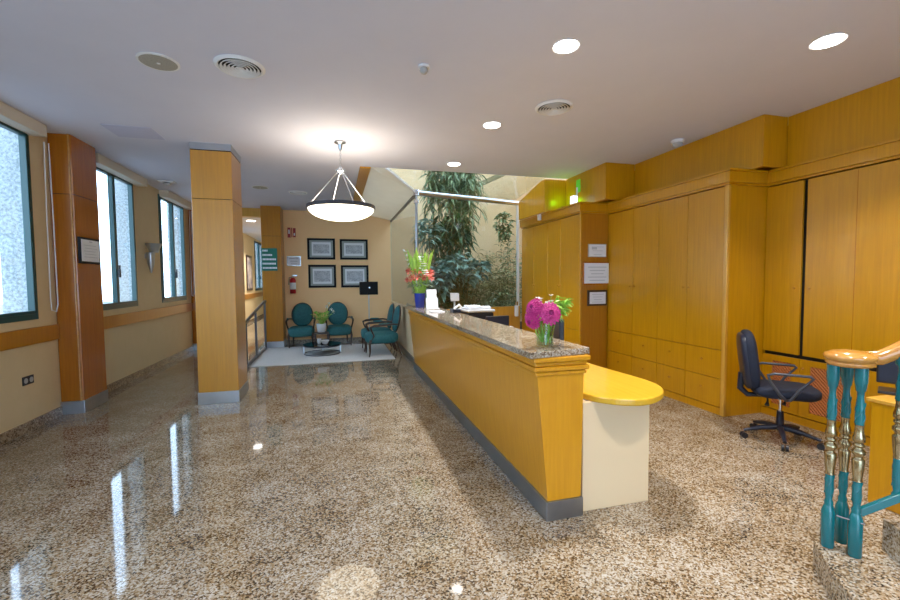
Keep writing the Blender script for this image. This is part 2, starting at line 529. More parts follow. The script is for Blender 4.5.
t = pillar(LW+.005, -2.92, 5.88, 6.40, 'orange veneered half pillar on the window wall carrying the framed certificate', 'cherry')
G().lathe([(.010, .15), (.010, 3.25)], (-2.945, 5.876), 12).build('corner_bead', 'rail_wood', t, smooth=True)
pillar(-1.70, -1.24, 5.85, 6.40, 'freestanding square veneered column with steel foot and steel cap', 'wood_sheen', cap=True)
pillar(LW+.005, -2.98, 10.56, 10.78, 'narrow dark orange pillar at the far end of the window wall', 'cherry')
t = pillar(-1.63, -1.21, 10.35, YB-.005, 'wooden pillar carrying the green sign at the lounge corner', 'wood_deep')

# ---------------------------------------------------------------- roller blind cassettes
for (a, b, cy, lb) in ((4.05, 5.60, 5.72, 'cream blind cassette over the nearest window, pull cord beside the certificate pillar'),
                   (6.62, 8.1, None, 'cream blind cassette over the middle window'),
                   (9.0, 10.5, 10.47, 'cream blind cassette over the farthest window, short of the narrow pillar')):
    t = thing('roller_blind', (LW+.1, (a+b)/2, 3.09), lb, 'blind', 'roller blinds over the windows')
    G().box(LW+.002, LW+.16, a, b, 3.12, CZ-.002).build('cassette', 'blind', t, bevel=.006)
    if cy:
        G().tube([(LW+.06, cy, 3.10), (LW+.05, cy, 2.2), (LW+.05, cy-.01, 1.35), (LW+.05, cy+.0, 1.24), (LW+.07, cy+.04, 1.22), (LW+.08, cy+.055, 1.3), (LW+.08, cy+.055, 2.2), (LW+.08, cy+.04, 3.10)], .006, 6).build('pull_cord', 'white', t, smooth=True)

# ---------------------------------------------------------------- built-in joinery, right
def knob(x, y, z, parent, ax='x'):
    g = G()
    g.tube([(x, y, z), (x-.012, y, z), (x-.014, y, z), (x-.024, y, z)], [.006, .006, .012, .011], 10)
    return g.build('knob', 'rail_wood', parent, smooth=True)

def unit(xf, xb, y0, y1, label, splits, zsplit, rows=2, knobs=(), ztop=2.55, drawer_knobs=True, plinth=.08, endpanel=False):
    """cupboard whose doors face -X"""
    t = thing('cupboard', ((xf+xb)/2, (y0+y1)/2, 0), label, 'cupboard')
    G().box(xf+.022, xb, y0+.001, y1-.001, 0, ztop).build('carcass', 'cherry', t)
    G().box(xf+.004, xf+.021, y0+.002, y1-.002, 0, plinth).build('plinth', 'wood', t)
    ys = [y0]+list(splits)+[y1]
    e = .0035
    for i in range(len(ys)-1):
        a, b = ys[i]+e, ys[i+1]-e
        d = G().box(xf, xf+.02, a, b, zsplit+e, ztop-.01).build('door', 'wood', t, bevel=.002)
        side = knobs[i] if knobs else 1
        knob(xf, (b-.04) if side > 0 else (a+.04), 1.43, d)
        zs = [plinth+.005+(zsplit-plinth-.005)*j/rows for j in range(rows+1)]
        for j in range(rows):
            dr = G().box(xf, xf+.02, a, b, zs[j]+e, zs[j+1]-e).build('drawer', 'wood', t, bevel=.002)
            knob(xf, (a+b)/2, (zs[j]+zs[j+1])/2+.03, dr)
    return t
unit(4.124, 4.70, 4.68, 5.745, 'tall honey veneered two door cupboard with drawers, next to the notice panel', [5.17], .735, knobs=(1, -1))
t = unit(4.124, 4.70, 3.70, 4.68, 'tall honey veneered two door cupboard with drawers, behind the office chair', [4.2], .735, knobs=(1, -1))
G().box(4.118, 4.15, 3.652, 3.698, .0, 2.55).build('corner_post', 'wood_light', t, bevel=.004)
G().box(4.15, 4.70, 3.652, 3.697, .0, 2.55).build('end_panel', 'wood', t)

# far cupboards, standing forward, with the notice panel as their end
t = unit(3.639, 4.12, 5.80, 6.80, 'tall honey veneered cupboard whose end panel carries three framed notices', [6.36], .735, rows=1, knobs=(1, -1))
G().box(3.636, 3.665, 5.752, 5.798, 0, 2.55).build('corner_post', 'wood', t, bevel=.004)
G().box(3.665, 4.122, 5.752, 5.79, 0, 2.55).build('end_panel', 'wood_deep', t)
unit(3.639, 4.12, 6.80, 7.88, 'tall honey veneered cupboard next to the glass of the light well', [7.35], .735, rows=1, knobs=(1, -1))

# big sliding cupboard near the stair with cane grilles below
t = thing('cupboard', (4.9, 2.3, 0), 'large honey veneered sliding cupboard with a black gap and cane grilles', 'cupboard')
G().box(4.69, 5.2, .6, 3.648, 0, 2.55).build('carcass', 'gap', t)
G().box(4.655, 4.69, .6, 3.648, 0, .08).build('plinth', 'wood', t)
for a, b, dx, kn in ((3.268, 3.645, 0, 1), (2.235, 3.225, .0, -1), (1.2, 2.23, .0, 0)):
    d = G().box(4.65+dx, 4.675+dx, a, b, .728, 2.54).build('sliding_door', 'wood', t, bevel=.002)
    if a == 2.235: d = G().box(4.6492, 4.65, 2.795, 2.80, .73, 2.53).build('door_seam', 'cherry', d)
    if kn: knob(4.65, (a+.05) if kn > 0 else (b-.05), 1.43, t)
def lattice_door(a, b, ga, gb, ky):
    g = G()
    z0, z1, q0, q1 = .09, .69, .15, .63
    g.box(4.65, 4.67, a, ga, z0, z1).box(4.65, 4.67, gb, b, z0, z1).box(4.65, 4.67, ga, gb, z0, q0).box(4.65, 4.67, ga, gb, q1, z1)
    d = g.build('lower_door', 'wood', t)
    G().box(4.672, 4.68, ga, gb, q0, q1).build('grille_cloth', 'rattan_back', d)
    g = G()
    st = .036
    L = (q1-q0)
    kk = int((gb-ga+L)/st)
    for s_ in (0, 1):
        for i in range(1, kk):
            c = i*st
            # diagonal clipped to the opening
            p0 = [max(0, c-L), min(c, L)]
            p1 = [min(c, gb-ga), max(0, c-(gb-ga))]
            if p1[0]-p0[0] < .01: continue
            u0, w0, u1, w1 = p0[0], p0[1], p1[0], p1[1]
            if s_: u0, u1 = (gb-ga)-u0, (gb-ga)-u1
            g.tube([(4.662-.004*s_, ga+u0, q0+w0), (4.662-.004*s_, ga+u1, q0+w1)], .008, 5)
    g.build('cane_grille', 'rattan', d)
    knob(4.65, ky, .60, d)
lattice_door(3.252, 3.645, 3.335, 3.535, 3.28)
lattice_door(2.235, 3.246, 2.83, 3.146, 3.21)
lattice_door(1.2, 2.23, 1.9, 2.1, 2.2)

# cornices
def cornice(name, pts, label):
    """moulded band along the cupboard fronts; pts walk the front towards -Y, the band swells to -X and -Y"""
    g = G()
    for ex, z0, z1 in ((.015, 2.552, 2.575), (.040, 2.5755, 2.69), (.062, 2.6905, 2.712)):
        outer = [(x-ex, y-(ex if 0 < i < len(pts)-1 else 0)) for i, (x, y) in enumerate(pts)]
        inner = [(x+.08, y+(.08 if 0 < i < len(pts)-1 else 0)) for i, (x, y) in enumerate(pts)][::-1]
        g.prism(outer+inner, z0, z1)
    return struct(g.build(name, 'wood'), label)
cornice('trim_40', [(3.639, 7.88), (3.639, 5.752), (4.124, 5.752), (4.124, 3.652), (4.65, 3.652), (4.65, .6)], 'wooden cornice over the built-in cupboards')
struct(G().box(3.73, 4.6, 5.83, 7.88, 2.552, 2.60).box(4.22, 4.75, 3.74, 5.83, 2.552, 2.6).box(4.75, 5.2, .6, 3.58, 2.552, 2.6).build('trim_43', 'wood'), 'tops of the cupboards')
# frieze panelling between cornice and ceiling
struct(G().prism([(3.85, 6.56), (3.85, 5.44), (4.35, 5.44), (4.35, 5.48), (3.90, 5.48), (3.90, 6.56)], 2.714, CZ).build('wall_frieze_far', 'wood', bevel=.004), 'veneered frieze above the far cupboards')
struct(G().prism([(4.35, 5.44), (4.35, 3.465), (4.68, 3.465), (4.68, 3.50), (4.40, 3.50), (4.40, 5.44)], 2.714, CZ).build('wall_frieze_middle', 'wood', bevel=.004), 'veneered frieze above the middle cupboards')
struct(G().box(4.68, 4.74, .6, 3.465, 2.60, CZ).build('wall_frieze_near', 'wood', bevel=.004), 'veneered frieze above the sliding cupboard')
struct(G().add([(3.45, 6.565, 2.69), (3.45, 7.62, 2.69), (3.45, 7.62, 3.04), (3.45, 6.72, 3.235), (3.45, 6.565, 3.245), (3.50, 6.565, 2.69), (3.50, 7.62, 2.69), (3.50, 7.62, 3.04), (3.50, 6.72, 3.235), (3.50, 6.565, 3.245)],
    [(0, 1, 2, 3, 4), (9, 8, 7, 6, 5), (0, 5, 6, 1), (1, 6, 7, 2), (2, 7, 8, 3), (3, 8, 9, 4), (4, 9, 5, 0)]).box(3.501, 3.86, 6.565, 6.61, 2.714, 3.245).build('wall_frieze_end', 'wood', bevel=.004), 'veneered frieze block beside the light well')
struct(G().box(4.13, 6.2, 5.76, 7.9, 0, 3.25).box(4.72, 6.2, 3.66, 5.76, 0, 3.25).box(5.21, 6.05, 3.5, 3.65, 0, 3.25).build('wall_core', 'wood'), 'wall behind the cupboards')

# ---------------------------------------------------------------- glass partition round the light well
t = thing('glass_partition', (GA.x, GA.y, 0), 'frameless glass partition with chrome rails in front of the indoor plants', 'glass partition')
d = (GB-GA).normalized()
nn = V((-d.y, d.x))
def slab(p, q, z0, z1, th, g=None):
    g = g or G()
    p, q = V(p), V(q)
    e = (q-p).normalized()
    m_ = V((-e.y, e.x))*th/2
    g.add([(p.x+m_.x, p.y+m_.y, z0), (p.x-m_.x, p.y-m_.y, z0), (q.x-m_.x, q.y-m_.y, z0), (q.x+m_.x, q.y+m_.y, z0),
           (p.x+m_.x, p.y+m_.y, z1), (p.x-m_.x, p.y-m_.y, z1), (q.x-m_.x, q.y-m_.y, z1), (q.x+m_.x, q.y+m_.y, z1)],
          [(0, 3, 2, 1), (4, 5, 6, 7), (0, 1, 5, 4), (1, 2, 6, 5), (2, 3, 7, 6), (3, 0, 4, 7)])
    return g
slab(GA, GB, 1.0, ZR, .01).build('front_pane', 'glass', t)
slab(GA, GB, 0, 1.0, .08).build('wooden_parapet', 'wood_light', t)
G().box(1.375, 1.385, 7.4, YB-.01, 1.0, ZR).build('side_pane', 'glass', t)
G().tube([(GA.x, GA.y, ZR+.02), (GB.x, GB.y, ZR+.02)], .045, 16).build('top_rail', 'steel', t, smooth=True)
G().box(1.36, 1.40, 7.4, YB-.01, ZR-.02, ZR+.02).build('side_rail', 'dark_wood', t)
G().tube([(GA.x, GA.y, 1.0), (GA.x, GA.y, ZR)], .022, 14).build('corner_post', 'plinth', t, smooth=True)
G().lathe([(.045, ZR-.16), (.045, ZR-.10)], (GA.x, GA.y), 16).lathe([(.055, ZR-.03), (.055, ZR+.07)], (GA.x, GA.y), 16).build('post_clamp', 'chrome', t, smooth=True)
G().box(GB.x-.04, GB.x, GB.y-.03, GB.y+.03, 1.0, ZR).build('end_post', 'white', t)
G().tube([(GA.x, GA.y, ZR+.02), (.76, 6.5, CZ-.005)], .014, 8).build('hip_bar', 'white', t)
G().add([(.77, 6.5, CZ), (3.44, 6.5, CZ), (GB.x-.14, GB.y, ZR+.03), (GA.x, GA.y, ZR+.03), (.77, 6.5, CZ+.01), (3.44, 6.5, CZ+.01), (GB.x-.14, GB.y, ZR+.04), (GA.x, GA.y, ZR+.04)],
    [(0, 1, 2, 3), (7, 6, 5, 4), (0, 4, 5, 1), (1, 5, 6, 2), (2, 6, 7, 3), (3, 7, 4, 0)]).build('roof_pane', 'glass', t)
# latch on the end post
t = thing('door_closer', (3.45, 7.74, 1.0), 'white handle box low on the end post of the glass', 'handle')
G().box(3.43, 3.50, 7.72, 7.79, .80, 1.02).build('housing', 'white', t, bevel=.015)
G().tube([(3.465, 7.755, 1.02), (3.465, 7.755, 1.1)], [.03, .035], 12).build('knob', 'chrome', t, smooth=True)

# ================================================================ RECEPTION DESK
D0, D1 = 2.37, 7.15
t = thing('reception_desk', (1.4, 4.8, 0), 'long wooden reception counter with slanted front and granite top', 'reception desk')
G().yprism([(1.275, .125), (1.515, .125), (1.53, .94), (1.20, .94)], D0, D1).build('front_panel', 'desk_wood', t, bevel=.003)
G().box(1.262, 1.525, D0-.012, D1, 0, .125).build('plinth', 'plinth', t, bevel=.003)
for i, (a, z0, z1) in enumerate(((.0, .94, .965), (.012, .969, .997), (.0, .999, 1.025), (.018, 1.028, 1.058))):
    G().box(1.182-a, 1.545+a, D0-.012-a, D1, z0, z1).build('moulding', 'desk_wood', t, bevel=.007)
G().box(1.19, 1.54, D0, D1-.01, .94, 1.058).build('moulding_core', 'cherry', t)
G().prism([(1.13, 2.325), (1.585, 2.39), (1.585, D1), (1.13, D1)], 1.059, 1.10).build('granite_top', 'granite_top', t, bevel=.004)
t = thing('work_table', (1.9, 4.4, 0), 'lower yellow wooden work table with rounded end and cream side panel', 'table')
pts = [(1.55, 2.56), (1.582, 2.495), (1.604, 2.411), (1.638, 2.351), (1.717, 2.27), (1.83, 2.222), (1.933, 2.226), (2.047, 2.277), (2.149, 2.355), (2.22, 2.469), (2.252, 2.599), (2.245, 2.797), (2.22, 3.015), (2.20, 3.377), (2.20, D1-.1), (1.55, D1-.1)]
for _ in range(2):
    q = []
    for i in range(1, len(pts)-3):
        (xa, ya), (xb, yb) = pts[i], pts[i+1]
        q += [(xa*.75+xb*.25, ya*.75+yb*.25), (xa*.25+xb*.75, ya*.25+yb*.75)]
    pts = [pts[0]] + q + pts[-2:]
G().prism(pts, .735, .782).build('table_top', 'top_wood', t, bevel=.012, seg=3)
G().box(1.545, 2.065, 2.40, 2.435, 0, .734).build('side_panel', 'panel', t, bevel=.003)
G().box(1.545, 2.065, 4.6, 4.635, 0, .734).build('side_panel', 'panel', t, bevel=.003)
G().box(1.57, 1.59, 2.44, D1-.1, .1, .734).build('modesty_panel', 'panel', t)

# ---- things on the counter
VX, VY, VZ = 1.33, 2.52, 1.10
t = thing('flower_vase', (VX, VY, VZ), 'clear cylindrical glass vase on the near end of the granite counter', 'vase')
G().lathe([(.05, VZ+.002), (.058, VZ+.01), (.058, VZ+.17), (.060, VZ+.178), (.054, VZ+.176), (.053, VZ+.015), (.0, VZ+.012)], (VX, VY), 28, cap=False).build('vase_body', 'vase_glass', t, smooth=True)
G().cyl((VX, VY), .051, VZ+.016, VZ+.10, 24).build('water', glass_mat('water', (.88, .94, .88), .0), t)
def gerbera(name, c, nrm, r, label, base):
    c, nrm = V(c), V(nrm).normalized()
    t = thing(name, base, label, 'flower', 'magenta gerberas in the glass vase')
    q = V((0, 0, 1)).rotation_difference(nrm)
    g = G()
    for ring, (cnt, rr, zz, ww) in enumerate(((18, 1.0, .0, .26), (18, .82, .012, .24), (14, .6, .024, .20), (10, .4, .034, .16))):
        for i in range(cnt):
            an = 2*PI*(i+.5*ring)/cnt + rnd.uniform(-.05, .05)
            L = r*rr*rnd.uniform(.92, 1.05)
            dd = V((math.cos(an), math.sin(an), 0))
            sd = V((-math.sin(an), math.cos(an), 0))*r*ww*.5
            p0 = dd*r*.12 + V((0, 0, zz*.6))
            p1 = dd*L*.55 + V((0, 0, zz+r*.12))
            p2 = dd*L*.9 + V((0, 0, zz+r*.05))
            p3 = dd*L + V((0, 0, zz-r*.02))
            vs = [p0, p1-sd, p1+V((0, 0, -.003)), p1+sd, p2-sd*.8, p2+sd*.8, p3]
            g.add([q @ v + c for v in vs], [(0, 2, 1), (0, 3, 2), (1, 2, 4), (2, 5, 4), (2, 3, 5), (4, 5, 6)])
    g.build('petals', 'magenta', t)
    G().ell(c + nrm*.03, (r*.2, r*.2, r*.09), q.to_matrix(), 14, 8).build('flower_centre', 'maroon', t, smooth=True)
    b = V(base)
    G().tube([b+V((0, 0, .02)), b*.4+c*.6+V((0, 0, -.02)), c - nrm*.03, c+nrm*.005], .004, 6).build('stem', 'lime', t)
gerbera('gerbera', (VX-.005, VY-.075, VZ+.225), (-.25, -1, .25), .082, 'large magenta gerbera facing forward in the middle of the glass vase', (VX+.01, VY-.02, VZ+.012))
gerbera('gerbera', (VX-.085, VY-.02, VZ+.26), (-.9, -.45, .35), .072, 'magenta gerbera at upper left of the bouquet in the glass vase', (VX-.02, VY, VZ+.012))
gerbera('gerbera', (VX-.105, VY-.03, VZ+.18), (-.9, -.5, -.25), .066, 'magenta gerbera drooping at lower left of the bouquet in the glass vase', (VX-.015, VY+.02, VZ+.012))
gerbera('gerbera', (VX-.035, VY+.0, VZ+.245), (-.3, -.5, .8), .07, 'magenta gerbera behind the others in the glass vase', (VX, VY+.01, VZ+.012))
# greenery spray
t = thing('leaf_spray', (VX+.02, VY+.02, VZ+.012), 'lime green leafy spray on the right of the gerbera bouquet', 'foliage')  # spray of plain bouquet leaves, not a fern
g, gs = G(), G()
for i in range(11):
    an = R(-100+200*i/10)*.8 + .1
    tip = V((VX+.055+.085*math.sin(an+.6)+rnd.uniform(-.01, .02), VY+rnd.uniform(-.05, .06), VZ+.235+.10*math.cos(an)*rnd.uniform(.5, 1)))
    b0 = V((VX+.015+rnd.uniform(-.02, .02), VY+rnd.uniform(-.02, .02), VZ+.02))
    mid = (b0+tip)/2 + V((0, 0, .05))
    gs.tube([b0, mid, tip], .0025, 5)
    for k_ in range(9):
        s_ = .5+.5*k_/8
        p = b0.lerp(mid, s_*2) if s_ < .5 else mid.lerp(tip, (s_-.5)*2)
        dd = V((rnd.uniform(-.2, 1), rnd.uniform(-1, .6), rnd.uniform(-.3, .6)))
        g.leaf(p, dd, rnd.uniform(.05, .085), .022, .5)
g.build('foliage', 'lime', t); gs.build('stem', 'lime', t)
t = thing('filler_flower', (VX, VY+.03, VZ+.012), 'small white filler flowers at the top of the gerbera bouquet', 'flower')
g, gs = G(), G()
for i in range(9):
    tip = V((VX+rnd.uniform(-.05, .07), VY+rnd.uniform(-.02, .05), VZ+rnd.uniform(.28, .335)))
    gs.tube([(VX, VY+.03, VZ+.02), tip], .002, 5)
    for k_ in range(6):
        g.leaf(tip, (math.cos(k_*1.05), math.sin(k_*1.05), .6), .022, .013, .2)
g.build('petals', 'petal_white', t); gs.build('stem', 'lime', t)

# second arrangement at the far end
AX, AY = 1.30, 6.72
t = thing('flower_vase', (AX, AY, 1.1), 'cobalt blue vase at the far end of the counter', 'vase')
G().lathe([(.07, 1.102), (.075, 1.15), (.085, 1.28), (.09, 1.33), (.082, 1.33), (.07, 1.15), (.0, 1.12)], (AX, AY), 24, cap=False).build('vase_body', 'cobalt', t, smooth=True)
def bunch(name, label, cat, m, fn, n_, base=(AX, AY, 1.14)):
    t = thing(name, base, label, cat)
    g, gs = G(), G()
    for i in range(n_): fn(i, g, gs)
    g.build('foliage' if cat == 'foliage' else 'petals', m, t)
    if gs.v: gs.build('stem', 'lime', t)
def f_blades(i, g, gs):
    an = i*2.4
    d_ = V((math.cos(an)*.22+.02, math.sin(an)*.25, 1))
    p = V((AX+math.cos(an)*.03, AY+math.sin(an)*.03, 1.15))
    q0 = p + d_.normalized()*.48
    gs.tube([p, q0], .006, 5)
    g.leaf(q0, d_, rnd.uniform(.34, .46), .085, -.05)
bunch('leaf_blades', 'tall lime green sword leaves rising from the blue vase', 'foliage', 'lime', f_blades, 14)  # plain sword-shaped leaf blades, no fern meant
def f_coral(i, g, gs):
    an = i*2*PI/13
    c = V((AX+math.cos(an)*.18, AY+math.sin(an)*.17, 1.62+rnd.uniform(-.08, .09)))
    gs.tube([(AX, AY, 1.16), c], .004, 5)
    for k_ in range(7):
        a2 = k_*2*PI/7
        g.leaf(c, (math.cos(a2)+math.cos(an)*.4, math.sin(a2)*.6-.5, math.sin(a2)*.8+.1), .085, .04, .3)
bunch('lily', 'ring of coral red lilies around the blue vase arrangement', 'flower', 'coral', f_coral, 13)
def f_white(i, g, gs):
    z = 1.62+.035*i
    c = V((AX+.02+rnd.uniform(-.05, .05), AY-.19+rnd.uniform(-.05, .05), z))
    if i == 0: gs.tube([(AX+.01, AY-.02, 1.16), (AX+.02, AY-.18, 1.85)], .006, 5)
    for k_ in range(6):
        a2 = k_*PI/3
        g.leaf(c, (math.cos(a2), math.sin(a2)-.3, .2), .06, .035, .2)
bunch('white_blossom', 'upright white blossom spike in front of the lime sword leaves', 'flower', 'petal_white', f_white, 9)
def f_gladi(i, g, gs):
    p = V((AX-.05, AY, 1.2)).lerp(V((AX-.235, AY, 2.0)), .45+.55*i/6)
    if i == 0: gs.tube([(AX-.02, AY, 1.16), (AX-.235, AY, 2.0)], .005, 5)
    for k_ in range(3): g.leaf(p, (rnd.uniform(-1, 1), -.5, rnd.uniform(0, 1)), .06, .03, .1)
bunch('white_blossom', 'slender white flower stalk leaning out to the left of the blue vase', 'flower', 'petal_white', f_gladi, 7)
def f_low(i, g, gs):
    an = i*2.4
    p = V((AX+math.cos(an)*.08, AY+math.sin(an)*.08, 1.44+rnd.uniform(0, .08)))
    gs.tube([(AX, AY, 1.18), p], .003, 5)
    g.leaf(p, (math.cos(an), math.sin(an), .1), .15, .05, .6)
bunch('leaf_collar', 'dark green leaves hanging below the coral lilies', 'foliage', 'leaf_mid', f_low, 24)  # collar of plain cut leaves, not a fern

# brochure holder
t = thing('brochure_holder', (1.40, 6.25, 1.1), 'white stand of leaflets beside the cobalt vase', 'brochure holder')
rot = Matrix.Rotation(R(-12), 3, 'X')
G().box(1.30, 1.50, 6.15, 6.35, 1.101, 1.115).build('foot', 'white', t)
G().obox((1.40, 6.27, 1.25), (.075, .01, .15), rot).build('back_plate', 'white', t)
G().obox((1.39, 6.22, 1.19), (.09, .02, .08), rot).build('pocket', 'paper', t)
tag(G().box(1.25, 1.42, 5.55, 5.8, 1.101, 1.112).build('paper_sheet', 'paper'), 'white sheet of paper lying on the counter in front of the leaflets', 'paper')
# telephone / terminal
t = thing('card_terminal', (1.56, 5.45, 1.1), 'small dark desk phone with raised screen on the counter edge', 'telephone')
G().box(1.49, 1.60, 5.38, 5.56, 1.101, 1.15).build('base', 'navy_plastic', t, bevel=.01)
G().tube([(1.54, 5.48, 1.14), (1.545, 5.5, 1.25)], .014, 8).build('stand', 'grey', t)
G().obox((1.54, 5.47, 1.31), (.06, .01, .055), Matrix.Rotation(R(-15), 3, 'X')).build('screen', 'grey', t, bevel=.004)
G().tube([(1.50, 5.36, 1.16), (1.57, 5.36, 1.21), (1.60, 5.38, 1.18)], .016, 8).build('handset', 'white', t, smooth=True)
# printer on the work table, papers on it
t = thing('printer', (2.0, 5.9, .782), 'dark printer behind the counter with papers on its lid', 'printer')
G().box(1.80, 2.18, 5.66, 6.14, .784, 1.07).build('body', 'black', t, bevel=.02)
G().box(1.78, 2.20, 5.64, 6.16, 1.075, 1.115).build('lid', 'grey', t, bevel=.02)
for i, (x, y_, z, a) in enumerate(((1.90, 5.84, 1.117, 8), (2.12, 5.95, 1.117, -14), (1.92, 5.86, 1.141, -4))):
    g = G().obox((x, y_, z+.012), (.10, .14, .010), Matrix.Rotation(R(a), 3, 'Z'))
    tag(g.build('paper_stack', 'paper'), ['stack of white papers on the left of the printer lid', 'stack of white papers on the right of the printer lid', 'topmost stack of papers on the printer'][i], 'paper', 'papers on the printer')
# monitors on the work table
def monitor(c, rz, label, w_=.46, h_=.30, zt=.782):
    t = thing('computer_monitor', (c[0], c[1], zt), label, 'monitor')
    rot = Matrix.Rotation(rz, 3, 'Z')
    zc = c[2]
    G().obox((c[0], c[1], zc), (w_/2, .02, h_/2), rot).build('screen_housing', 'black', t, bevel=.008)
    G().obox(V((c[0], c[1], zc)) + rot @ V((0, -.021, 0)), (w_/2-.015, .001, h_/2-.015), rot).build('screen', 'navy_plastic', t)
    G().obox(V((c[0], c[1], (zc+zt)/2)) + rot @ V((0, .04, 0)), (.03, .012, (zc-zt)/2-.01), rot).build('stand', 'black', t)
    G().obox(V((c[0], c[1], zt+.012)) + rot @ V((0, .04, 0)), (.12, .09, .01), rot).build('foot', 'black', t, bevel=.004)
    return t
monitor((2.03, 5.15, .94), R(8), 'black monitor whose top edge shows above the counter beside the papers', .34, .25)
monitor((1.71, 3.05, 1.09), R(78), 'dark monitor seen edge-on behind the gerbera vase', .30, .29)
t = thing('desk_stand', (1.70, 3.95, .782), 'small white round stand with a dark emblem behind the counter', 'desk stand')
G().cyl((1.70, 3.95), .03, .784, .97, 12).build('post', 'white', t)
G().tube([(1.70, 3.96, 1.02), (1.70, 3.93, 1.02)], .05, 20).build('disc', 'white', t)
G().tube([(1.70, 3.929, 1.02), (1.70, 3.925, 1.02)], .026, 14).build('emblem', 'cobalt', t)

# ================================================================ OFFICE CHAIR
ox, oy = 4.04, 2.98
t = thing('office_chair', (ox, oy, 0), 'navy swivel office chair with loop armrests in front of the cupboards', 'office chair')
fx = V((.74, -.67, 0)).normalized()     # facing
sx = V((-fx.y, fx.x, 0))
rotc = Matrix((fx, sx, V((0, 0, 1)))).transposed()
def L(a, b, z): return V((ox, oy, 0)) + fx*a + sx*b + V((0, 0, z))
G().ell(L(.02, 0, .485), (.26, .24, .055), rotc, 24, 12, .55).build('seat', 'navy', t, smooth=True)
G().ell(L(.02, 0, .455), (.235, .22, .03), rotc, 20, 8, .5).build('seat_shell', 'navy_plastic', t, smooth=True)
rb = rotc @ Matrix.Rotation(R(-7), 3, 'Y')
b = G().ell(L(-.25, 0, .755), (.058, .205, .285), rb, 22, 14, .6).build('backrest', 'navy', t, smooth=True)
G().ell(L(-.285, 0, .745), (.045, .19, .265), rb, 20, 12, .5).build('back_shell', 'navy_plastic', b, smooth=True)
G().tube([L(-.10, 0, .42), L(-.26, 0, .41), L(-.32, 0, .47), L(-.31, 0, .62)], [.02, .025, .03, .03], 10).build('back_bracket', 'navy_plastic', t, smooth=True)
for s_ in (-1, 1):
    g = G()
    w2 = .25*s_
    g.tube([L(.0, w2*.8, .43), L(.02, w2*1.04, .45), L(.08, w2*1.08, .55), L(.17, w2*1.08, .655), L(.15, w2*1.08, .675), L(-.10, w2*1.08, .68), L(-.15, w2*1.08, .665), L(-.13, w2*1.08, .60), L(-.06, w2*1.08, .49), L(-.02, w2*1.04, .45), L(0, w2*.8, .43)], .013, 8)
    g.build('armrest', 'arm_plastic', t, smooth=True)
G().tube([L(0, 0, .10), L(0, 0, .28)], [.035, .027], 14).build('column_cover', 'navy_plastic', t, smooth=True)
G().tube([L(0, 0, .28), L(0, 0, .42)], .014, 12).build('gas_lift', 'chrome', t, smooth=True)
G().tube([L(-.12, -.1, .425), L(-.13, -.17, .40), L(-.14, -.20, .37)], [.008, .008, .02], 8).tube([L(.02, -.1, .425), L(.0, -.15, .405), L(-.01, -.17, .385)], [.008, .008, .018], 8).build('levers', 'black', t, smooth=True)
for k_ in range(5):
    an = R(8+72*k_)
    dd = V((math.cos(an), math.sin(an), 0))
    c0 = V((ox, oy, 0))
    g = G().tube([c0+V((0, 0, .125)), c0+dd*.16+V((0, 0, .11)), c0+dd*.30+V((0, 0, .075))], [.028, .022, .014], 8)
    lg = g.build('base_arm', 'navy_plastic', t, smooth=True)
    sd = V((-dd.y, dd.x, 0))
    cc = c0+dd*.30
    G().tube([cc+sd*-.026+V((0, 0, .028)), cc+sd*-.006+V((0, 0, .028))], .028, 14).tube([cc+sd*.006+V((0, 0, .028)), cc+sd*.026+V((0, 0, .028))], .028, 14).build('caster', 'black', lg, smooth=True)

# ================================================================ LOUNGE
tag(G().box(-1.56, 1.08, 8.16, 10.33, .0, .012).build('rug', 'rug', bevel=.004), 'pale grey rug under the lounge chairs and round table', 'rug')
def armchair():
    """front towards -Y, origin on the floor"""
    t = thing('armchair', (0, 0, 0), 'x', 'armchair', 'teal velvet armchairs in the lounge')
    G().ell((0, -.05, .36), (.29, .33, .115), None, 24, 12, .45).build('seat', 'teal_velvet', t, smooth=True)
    rt = Matrix.Rotation(R(-10), 3, 'X')
    bk = G().ell((0, .275, .725), (.225, .06, .27), rt, 28, 14, .8).build('backrest', 'teal_velvet', t, smooth=True)
    pts = []
    for i in range(29):
        a = 2*PI*i/28
        pts.append(V((0, .285, .725)) + rt @ V((math.cos(a)*.233, 0, math.sin(a)*.278)))
    G().tube(pts, .018, 8, cap=False).build('back_frame', 'dark_wood', bk, smooth=True)
    for s_ in (-1, 1):
        G().tube([(s_*.23, .25, .63), (s_*.29, .14, .645), (s_*.31, -.05, .635), (s_*.31, -.24, .625), (s_*.305, -.31, .60), (s_*.295, -.29, .53), (s_*.27, -.24, .42), (s_*.255, -.28, .34)], [.016, .02, .024, .024, .02, .017, .019, .02], 8).build('armrest', 'dark_wood', t, smooth=True)
        G().ell((s_*.305, -.05, .66), (.024, .11, .018), None, 12, 8).build('arm_pad', 'teal_velvet', t, smooth=True)
        G().tube([(s_*.25, -.30, .34), (s_*.265, -.33, .26), (s_*.255, -.32, .1), (s_*.25, -.335, .0)], [.028, .026, .015, .012], 8).build('leg', 'dark_wood', t, smooth=True)
        G().tube([(s_*.21, .22, .34), (s_*.215, .25, .2), (s_*.225, .32, .0)], [.024, .02, .013], 8).build('leg', 'dark_wood', t, smooth=True)
    G().box(-.26, .26, -.31, .22, .28, .335).build('seat_frame', 'dark_wood', t, bevel=.01)
    return t
ac = armchair()
spots = [(-.82, 10.47, 0, 0, 'teal oval backed armchair left of the potted plant, against the peach wall'),
         (.03, 10.47, 4, 0, 'teal oval backed armchair right of the potted plant, against the peach wall'),
         (.88, 9.40, -88, .012, 'teal armchair seen from the side, farther of the pair by the low wall'),
         (.92, 8.72, -86, .012, 'teal armchair seen from the side, nearer of the pair by the low wall')]
